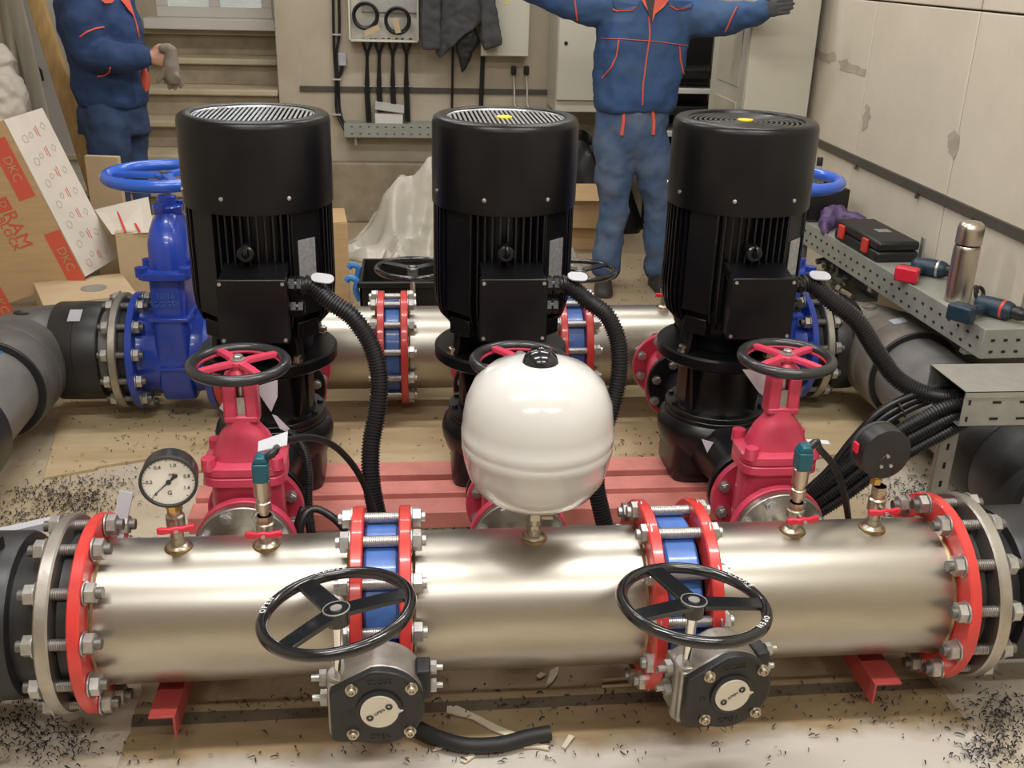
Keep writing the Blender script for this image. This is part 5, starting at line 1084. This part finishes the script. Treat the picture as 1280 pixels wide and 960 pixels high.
# ================================================================== wall bench and tools
NC = V(1.742, .985, .60); bd_ = V(1.675-1.742, 2.62-.985, 0); BLn = np.linalg.norm(bd_); bd_ /= BLn; bn = V(bd_[1], -bd_[0], 0)
def bp(s, w, z=0.): return NC+bd_*s+bn*w+V(0, 0, z)
BR_ = np.stack([bn, bd_, V(0, 0, 1)], 1)
bt = thing('wall_bench', 'bench of grey perforated cable trays along the right wall', 'bench', (1.83, 1.8, 0))
def bbox(nm, s0, s1, w0, w1, z0, z1, m, par=bt, bev=.002): return MB().box((0, 0, 0), (w1-w0, s1-s0, z1-z0)).xf(BR_, bp((s0+s1)/2, (w0+w1)/2, (z0+z1)/2)).build(nm, m, par, bevel=bev)
bbox('tray_top', 0, BLn, 0, .20, -.004, 0, 'tray_paint'); bbox('tray_side', 0, BLn, -.004, 0, -.10, .004, 'tray_paint'); bbox('tray_side', 0, BLn, .196, .20, -.10, 0, 'tray_paint'); bbox('tray_end', -.004, 0, -.004, .20, -.10, .004, 'tray_paint')
k = 0
hm = MB().box((0, 0, 0), (.003, .013, .008)).mesh('hole', 'hole_dark')
for i in range(27):
    for z in (-.035, -.075): inst('hole', hm, bt, bp(.03+i*.06+(.03 if z < -.05 else 0), -.005, z), BR_)
he = MB().box((0, 0, 0), (.013, .003, .008)).mesh('hole', 'hole_dark')
for i in range(4):
    for z in (-.035, -.075): inst('hole', he, bt, bp(-.005, .03+i*.045, z), BR_)
for w in (.02, .18): bbox('leg', 1.50, 1.53, w-.012, w+.012, -.60, -.004, 'galvanised')
for s in (.10, .80): bbox('bracket_arm', s, s+.03, .005, .212, -.125, -.10, 'galvanised'); bbox('bracket_plate', s, s+.03, .198, .206, -.15, .10, 'galvanised')
# thermos
t = thing('thermos', 'brushed steel thermos flask standing on the wall bench', 'thermos', aZ(1196, 376, .6)); b = V(*aZ(1196, 376, .6))
MB().lathe([(.040, 0), (.0445, .004), (.0445, .19), (.0435, .198), (.041, .203)], b, n=40).build('flask', 'brushed_steel', t); MB().lathe([(.0405, .202), (.0405, .210)], b, n=40).build('seal', 'case_black', t); MB().lathe([(.0445, .210), (.0445, .262), (.041, .278), (.032, .286), (0, .289)], b, n=40).build('cup', 'brushed_steel', t)
# black case with red latches
t = thing('tool_case', 'slim black tool case with two red latches on the wall bench', 'tool case', tuple(bp(1.02, .09)))
def tb(nm, s0, s1, w0, w1, z0, z1, m, par): return bbox(nm, s0, s1, w0, w1, z0, z1, m, par, .012)
tb('shell', .80, 1.20, .005, .185, .0, .045, 'case_black', t); tb('lid', .80, 1.20, .005, .185, .046, .085, 'case_black', t)
for s in (.88, 1.10): bbox('latch', s, s+.045, -.006, .008, .018, .075, 'latch_red', t, .004)
MB().box((0, 0, 0), (.06, .05, .002)).xf(BR_, bp(.98, .11, .086)).build('label', 'galvanised', t)
def loop(sec, n=14): return [(math.cos(a), math.sin(a)) for a in np.linspace(0, 2*PI, n, endpoint=False)]
def drill(label, base, R, red):
    t = thing('cordless_drill', label, 'drill', tuple(base)); base = V(*base)
    def p(m, nm, mt, bev=.0): return m.xf(R, base).build(nm, mt, t, bevel=bev)
    p(MB().lathe([(.018, 0), (.030, .012), (.033, .05), (.033, .11), (.028, .125), (.024, .13)], (-.06, 0, .034), (1, 0, 0), 24), 'motor_body', 'tool_blue')
    p(MB().lathe([(.022, 0), (.024, .02), (.019, .04), (.009, .05)], (.07, 0, .034), (1, 0, 0), 20), 'chuck', 'case_black')
    p(MB().lathe([(.030, 0), (.0335, .004), (.0335, .012), (.030, .016)], (.03, 0, .034), (1, 0, 0), 24), 'clutch_ring', 'latch_red' if not red else 'zinc')
    h = MB(); h.loft([[V(-.02+q*-.012, -.03-q*.10, .030)+V(a*.021, 0, b*.017) for a, b in loop(None)] for q in (0, .3, .7, 1)]); p(h, 'grip', 'tool_blue')
    p(MB().box((-.034, -.150, .032), (.085, .045, .056)), 'battery', 'handle_red' if red else 'tool_blue', .008)
    p(MB().box((-.034, -.124, .034), (.075, .016, .052)), 'battery_mount', 'case_black', .004)
drill('cordless drill with a bright red battery next to the thermos', bp(.62, .125), BR_@Rz(D(-44)), True)
drill('dark blue cordless drill at the near end of the wall bench', bp(.135, .10), BR_@Rz(D(-58)), False)
q = MB(); c = bp(.30, .15, .028); q.torus(c, (.4, -.8, .3), .022, .007, 24, 8); q.cyl(c+V(.0, .02, .0), c+V(.01, .05, .01), .008, n=10); tag(q.build('hole_saw', 'case_black'), 'round black tool ring lying between thermos and near drill', 'tool')
q = MB(); p = [bp(1.33, .03, .02), bp(1.40, .08, .05), bp(1.36, .14, .04), bp(1.30, .17, .05)]; limb(q, p, [.025, .05, .04, .03], 14, .02); limb(q, [bp(1.28, .0, .01), bp(1.38, .06, .03), bp(1.44, .12, .02)], [.02, .035, .03], 14, .02)
tag(sculpt(q, 'purple_cloth', 'purple', None, .007, .035, .05, 1), 'crumpled purple cloth bag on the far end of the wall bench', 'cloth')
t = thing('open_crate', 'black open crate behind the purple cloth on the wall bench', 'crate', tuple(bp(1.60, .08)))
for s0, s1, w0, w1, z0, z1 in ((1.48, 1.70, .0, .19, .0, .01), (1.48, 1.49, .0, .19, .01, .15), (1.69, 1.70, .0, .19, .01, .15), (1.48, 1.70, .0, .01, .01, .15), (1.48, 1.70, .18, .19, .01, .15)): bbox('side', s0, s1, w0, w1, z0, z1, 'case_black', t)
t = thing('bottle', 'small bottle with dark cap standing in the black open crate', 'bottle', tuple(bp(1.58, .07, .011))); b = bp(1.58, .07, .011)
MB().lathe([(.028, 0), (.03, .01), (.03, .16), (.012, .21), (.011, .235)], b, n=24).build('glass', 'glass', t); MB().lathe([(.0135, .23), (.0135, .265), (.012, .268)], b, n=20).build('cap', 'case_black', t)
# steel fittings hanging in a net basket under the bench
rnd = random.Random(5)
fb = thing('parts_bin', 'shallow grey bin of steel fittings below the far end of the bench', 'bin', tuple(bp(1.25, .09, -.60)))
bbox('bin_floor', 1.06, 1.44, .005, .18, -.25, -.24, 'galvanised', fb); bbox('bin_side', 1.06, 1.44, .0, .005, -.25, -.215, 'galvanised', fb); bbox('bin_side', 1.06, 1.44, .18, .185, -.25, -.18, 'galvanised', fb)
for s in (1.08, 1.40): bbox('bin_leg', s, s+.02, .08, .10, -.60, -.25, 'galvanised', fb)
for i in range(14):
    c = bp(1.09+.025*i, .045+.045*(i % 3), -.212+.026*((i*5) % 3)); a = rnd.uniform(0, PI); d = V(math.cos(a), math.sin(a), rnd.uniform(-.3, .3)); q = MB()
    q.lathe([(.014, -.045), (.014, .02), (.022, .022), (.022, .045), (.012, .046)], c, d, 12 if i % 2 else 6); tag(q.build('pipe_fitting', ('brass_nickel', 'stud', 'zinc')[i % 3]), 'small loose steel pipe fitting lying in the grey parts bin', 'fitting', 'fittings in the parts bin')

# ================================================================== litter
q = MB(); q.tube(spline([aZ(505, 900, .03), aZ(540, 919, .03), aZ(580, 931, .03), aZ(625, 930, .03), aZ(660, 921, .03), aZ(688, 916, .032)], .01), .0175, 16)
tag(q.build('hose_offcut', 'black_rubber'), 'cut length of thick black cable lying on the packing sheet', 'cable')
def chip(name, pix, label, m='chip', z=.010, th=.004, cat='offcut', grp=None):
    top = [V(*aZ(x, y, z+th)) for x, y in pix]; n = len(top); q = MB(); q.add(top+[p-V(0, 0, th) for p in top], [tuple(range(n)), tuple(range(2*n-1, n-1, -1))]+[(i, i+n, (i+1) % n+n, (i+1) % n) for i in range(n)]); return tag(q.build(name, m, smooth=False), label, cat, grp)
chip('wood_sliver', [(559, 882), (572, 882), (595, 893), (625, 908), (652, 918), (640, 922), (615, 912), (590, 898), (558, 890)], 'long pale wood sliver beside the cut cable on the packing sheet')
chip('wood_sliver', [(682, 858), (688, 838), (699, 832), (697, 842), (690, 852)], 'pointed white sliver under the middle of the front manifold')
chip('wood_sliver', [(670, 845), (676, 840), (683, 842), (675, 847)], 'tiny white chip beside the pointed sliver', grp=None)
chip('wood_sliver', [(702, 933), (711, 918), (718, 920), (707, 935)], 'short pale chip beyond the end of the cut cable')
chip('wood_sliver', [(575, 950), (590, 941), (594, 944), (582, 953)], 'short pale chip on the whitish sheet edge in front of the cut cable')
chip('wood_sliver', [(655, 934), (672, 929), (688, 932), (686, 937), (670, 934)], 'torn pale scrap tucked under the end of the cut cable')
chip('wood_sliver', [(540, 935), (553, 931), (554, 934), (541, 938)], 'thin pale sliver under the bend of the cut cable')
for a, b, l in (((753, 851), (800, 846), 'upper thin wooden stick beside the gear operator near the white tank'), ((752, 858), (790, 856), 'lower thin wooden stick beside the gear operator near the white tank')):
    q = MB(); q.cyl(aZ(*a, .012), aZ(*b, .012), .004, n=8); tag(q.build('wooden_stick', 'pale_wood'), l, 'stick')
hexa_ = lambda *a: None
q = MB(); c = V(*aY(121, 642, -.02)); q.box(c+V(0, .16, -.10), (.03, .012, .12), Ry(D(14))@Rx(D(-20))); tag(q.build('foam_strip', 'label_white'), 'white foam strip standing behind the red flange by the gauge', 'foam strip')
q = MB(); q.box(V(*aY(18, 664, .18)), (.17, .03, .02), Rz(D(8))@Ry(D(-9))); tag(q.build('foam_strip', 'label_white'), 'white foam strip lying across the black plastic pipe end', 'foam strip')
# black plastic shavings: nobody could count them
rnd = np.random.RandomState(4); sm = MB()
def curl(x, y, L, z=.004):
    a = rnd.rand()*2*PI; k = rnd.uniform(-40, 40); w = rnd.uniform(.0007, .0021); p = V(x, y, z); pts = []
    for i in range(5): pts.append(p.copy()); p = p+V(math.cos(a), math.sin(a), 0)*L/4; a += k*L/4; 
    hz = rnd.uniform(.001, .008)
    vs = []
    for i, t_ in enumerate(pts):
        d = pts[min(i+1, 4)]-pts[max(i-1, 0)]; d /= np.linalg.norm(d)+1e-9; s = V(-d[1], d[0], 0)*w*(.4 if i in (0, 4) else 1); h = V(0, 0, hz*math.sin(i/4*PI)); vs += [t_+s+h, t_-s+h+V(0, 0, .0012)]
    sm.add(vs, [(2*i, 2*i+1, 2*i+3, 2*i+2) for i in range(4)])
CL = [((95, 628), 55, 20, 260), ((60, 615), 70, 12, 160), ((25, 650), 40, 20, 120), ((120, 600), 60, 12, 90), ((20, 900), 70, 45, 200), ((70, 930), 60, 30, 120), ((1130, 610), 55, 22, 190), ((1150, 650), 40, 15, 80), ((1255, 900), 45, 30, 140), ((1240, 940), 50, 20, 110), ((1230, 880), 40, 40, 60), ((560, 660), 60, 6, 40), ((1150, 620), 60, 20, 60), ((170, 480), 140, 50, 110), ((250, 560), 160, 40, 120), ((800, 560), 90, 30, 60), ((1090, 480), 100, 50, 60), ((600, 940), 420, 14, 70), ((700, 880), 420, 30, 110), ((1090, 880), 110, 40, 60), ((400, 880), 200, 25, 60), ((620, 550), 120, 40, 26), ((840, 360), 90, 26, 50)]
for (x, y), sx, sy, n in CL:
    for i in range(int(n*1.7)):
        px, py = x+rnd.randn()*sx*.55, y+rnd.randn()*sy*.55
        if py > 985 or px < -30 or px > 1310: continue
        P_ = aZ(px, py, .012)
        if P_[0] > 1.85: continue
        curl(P_[0], P_[1], rnd.uniform(.004, .019), .0125 if 300 < y < 600 or 840 < y else .004)
for i in range(700):
    P_ = V(rnd.uniform(-2.2, 1.85), rnd.uniform(-.6, 4.0), 0); curl(P_[0], P_[1], rnd.uniform(.006, .028), .0125)
o = sm.build('plastic_shavings', 'shaving', base=True, smooth=False); tag(o, 'black curled plastic shavings scattered over the floor and sheets', 'shavings', kind='stuff')
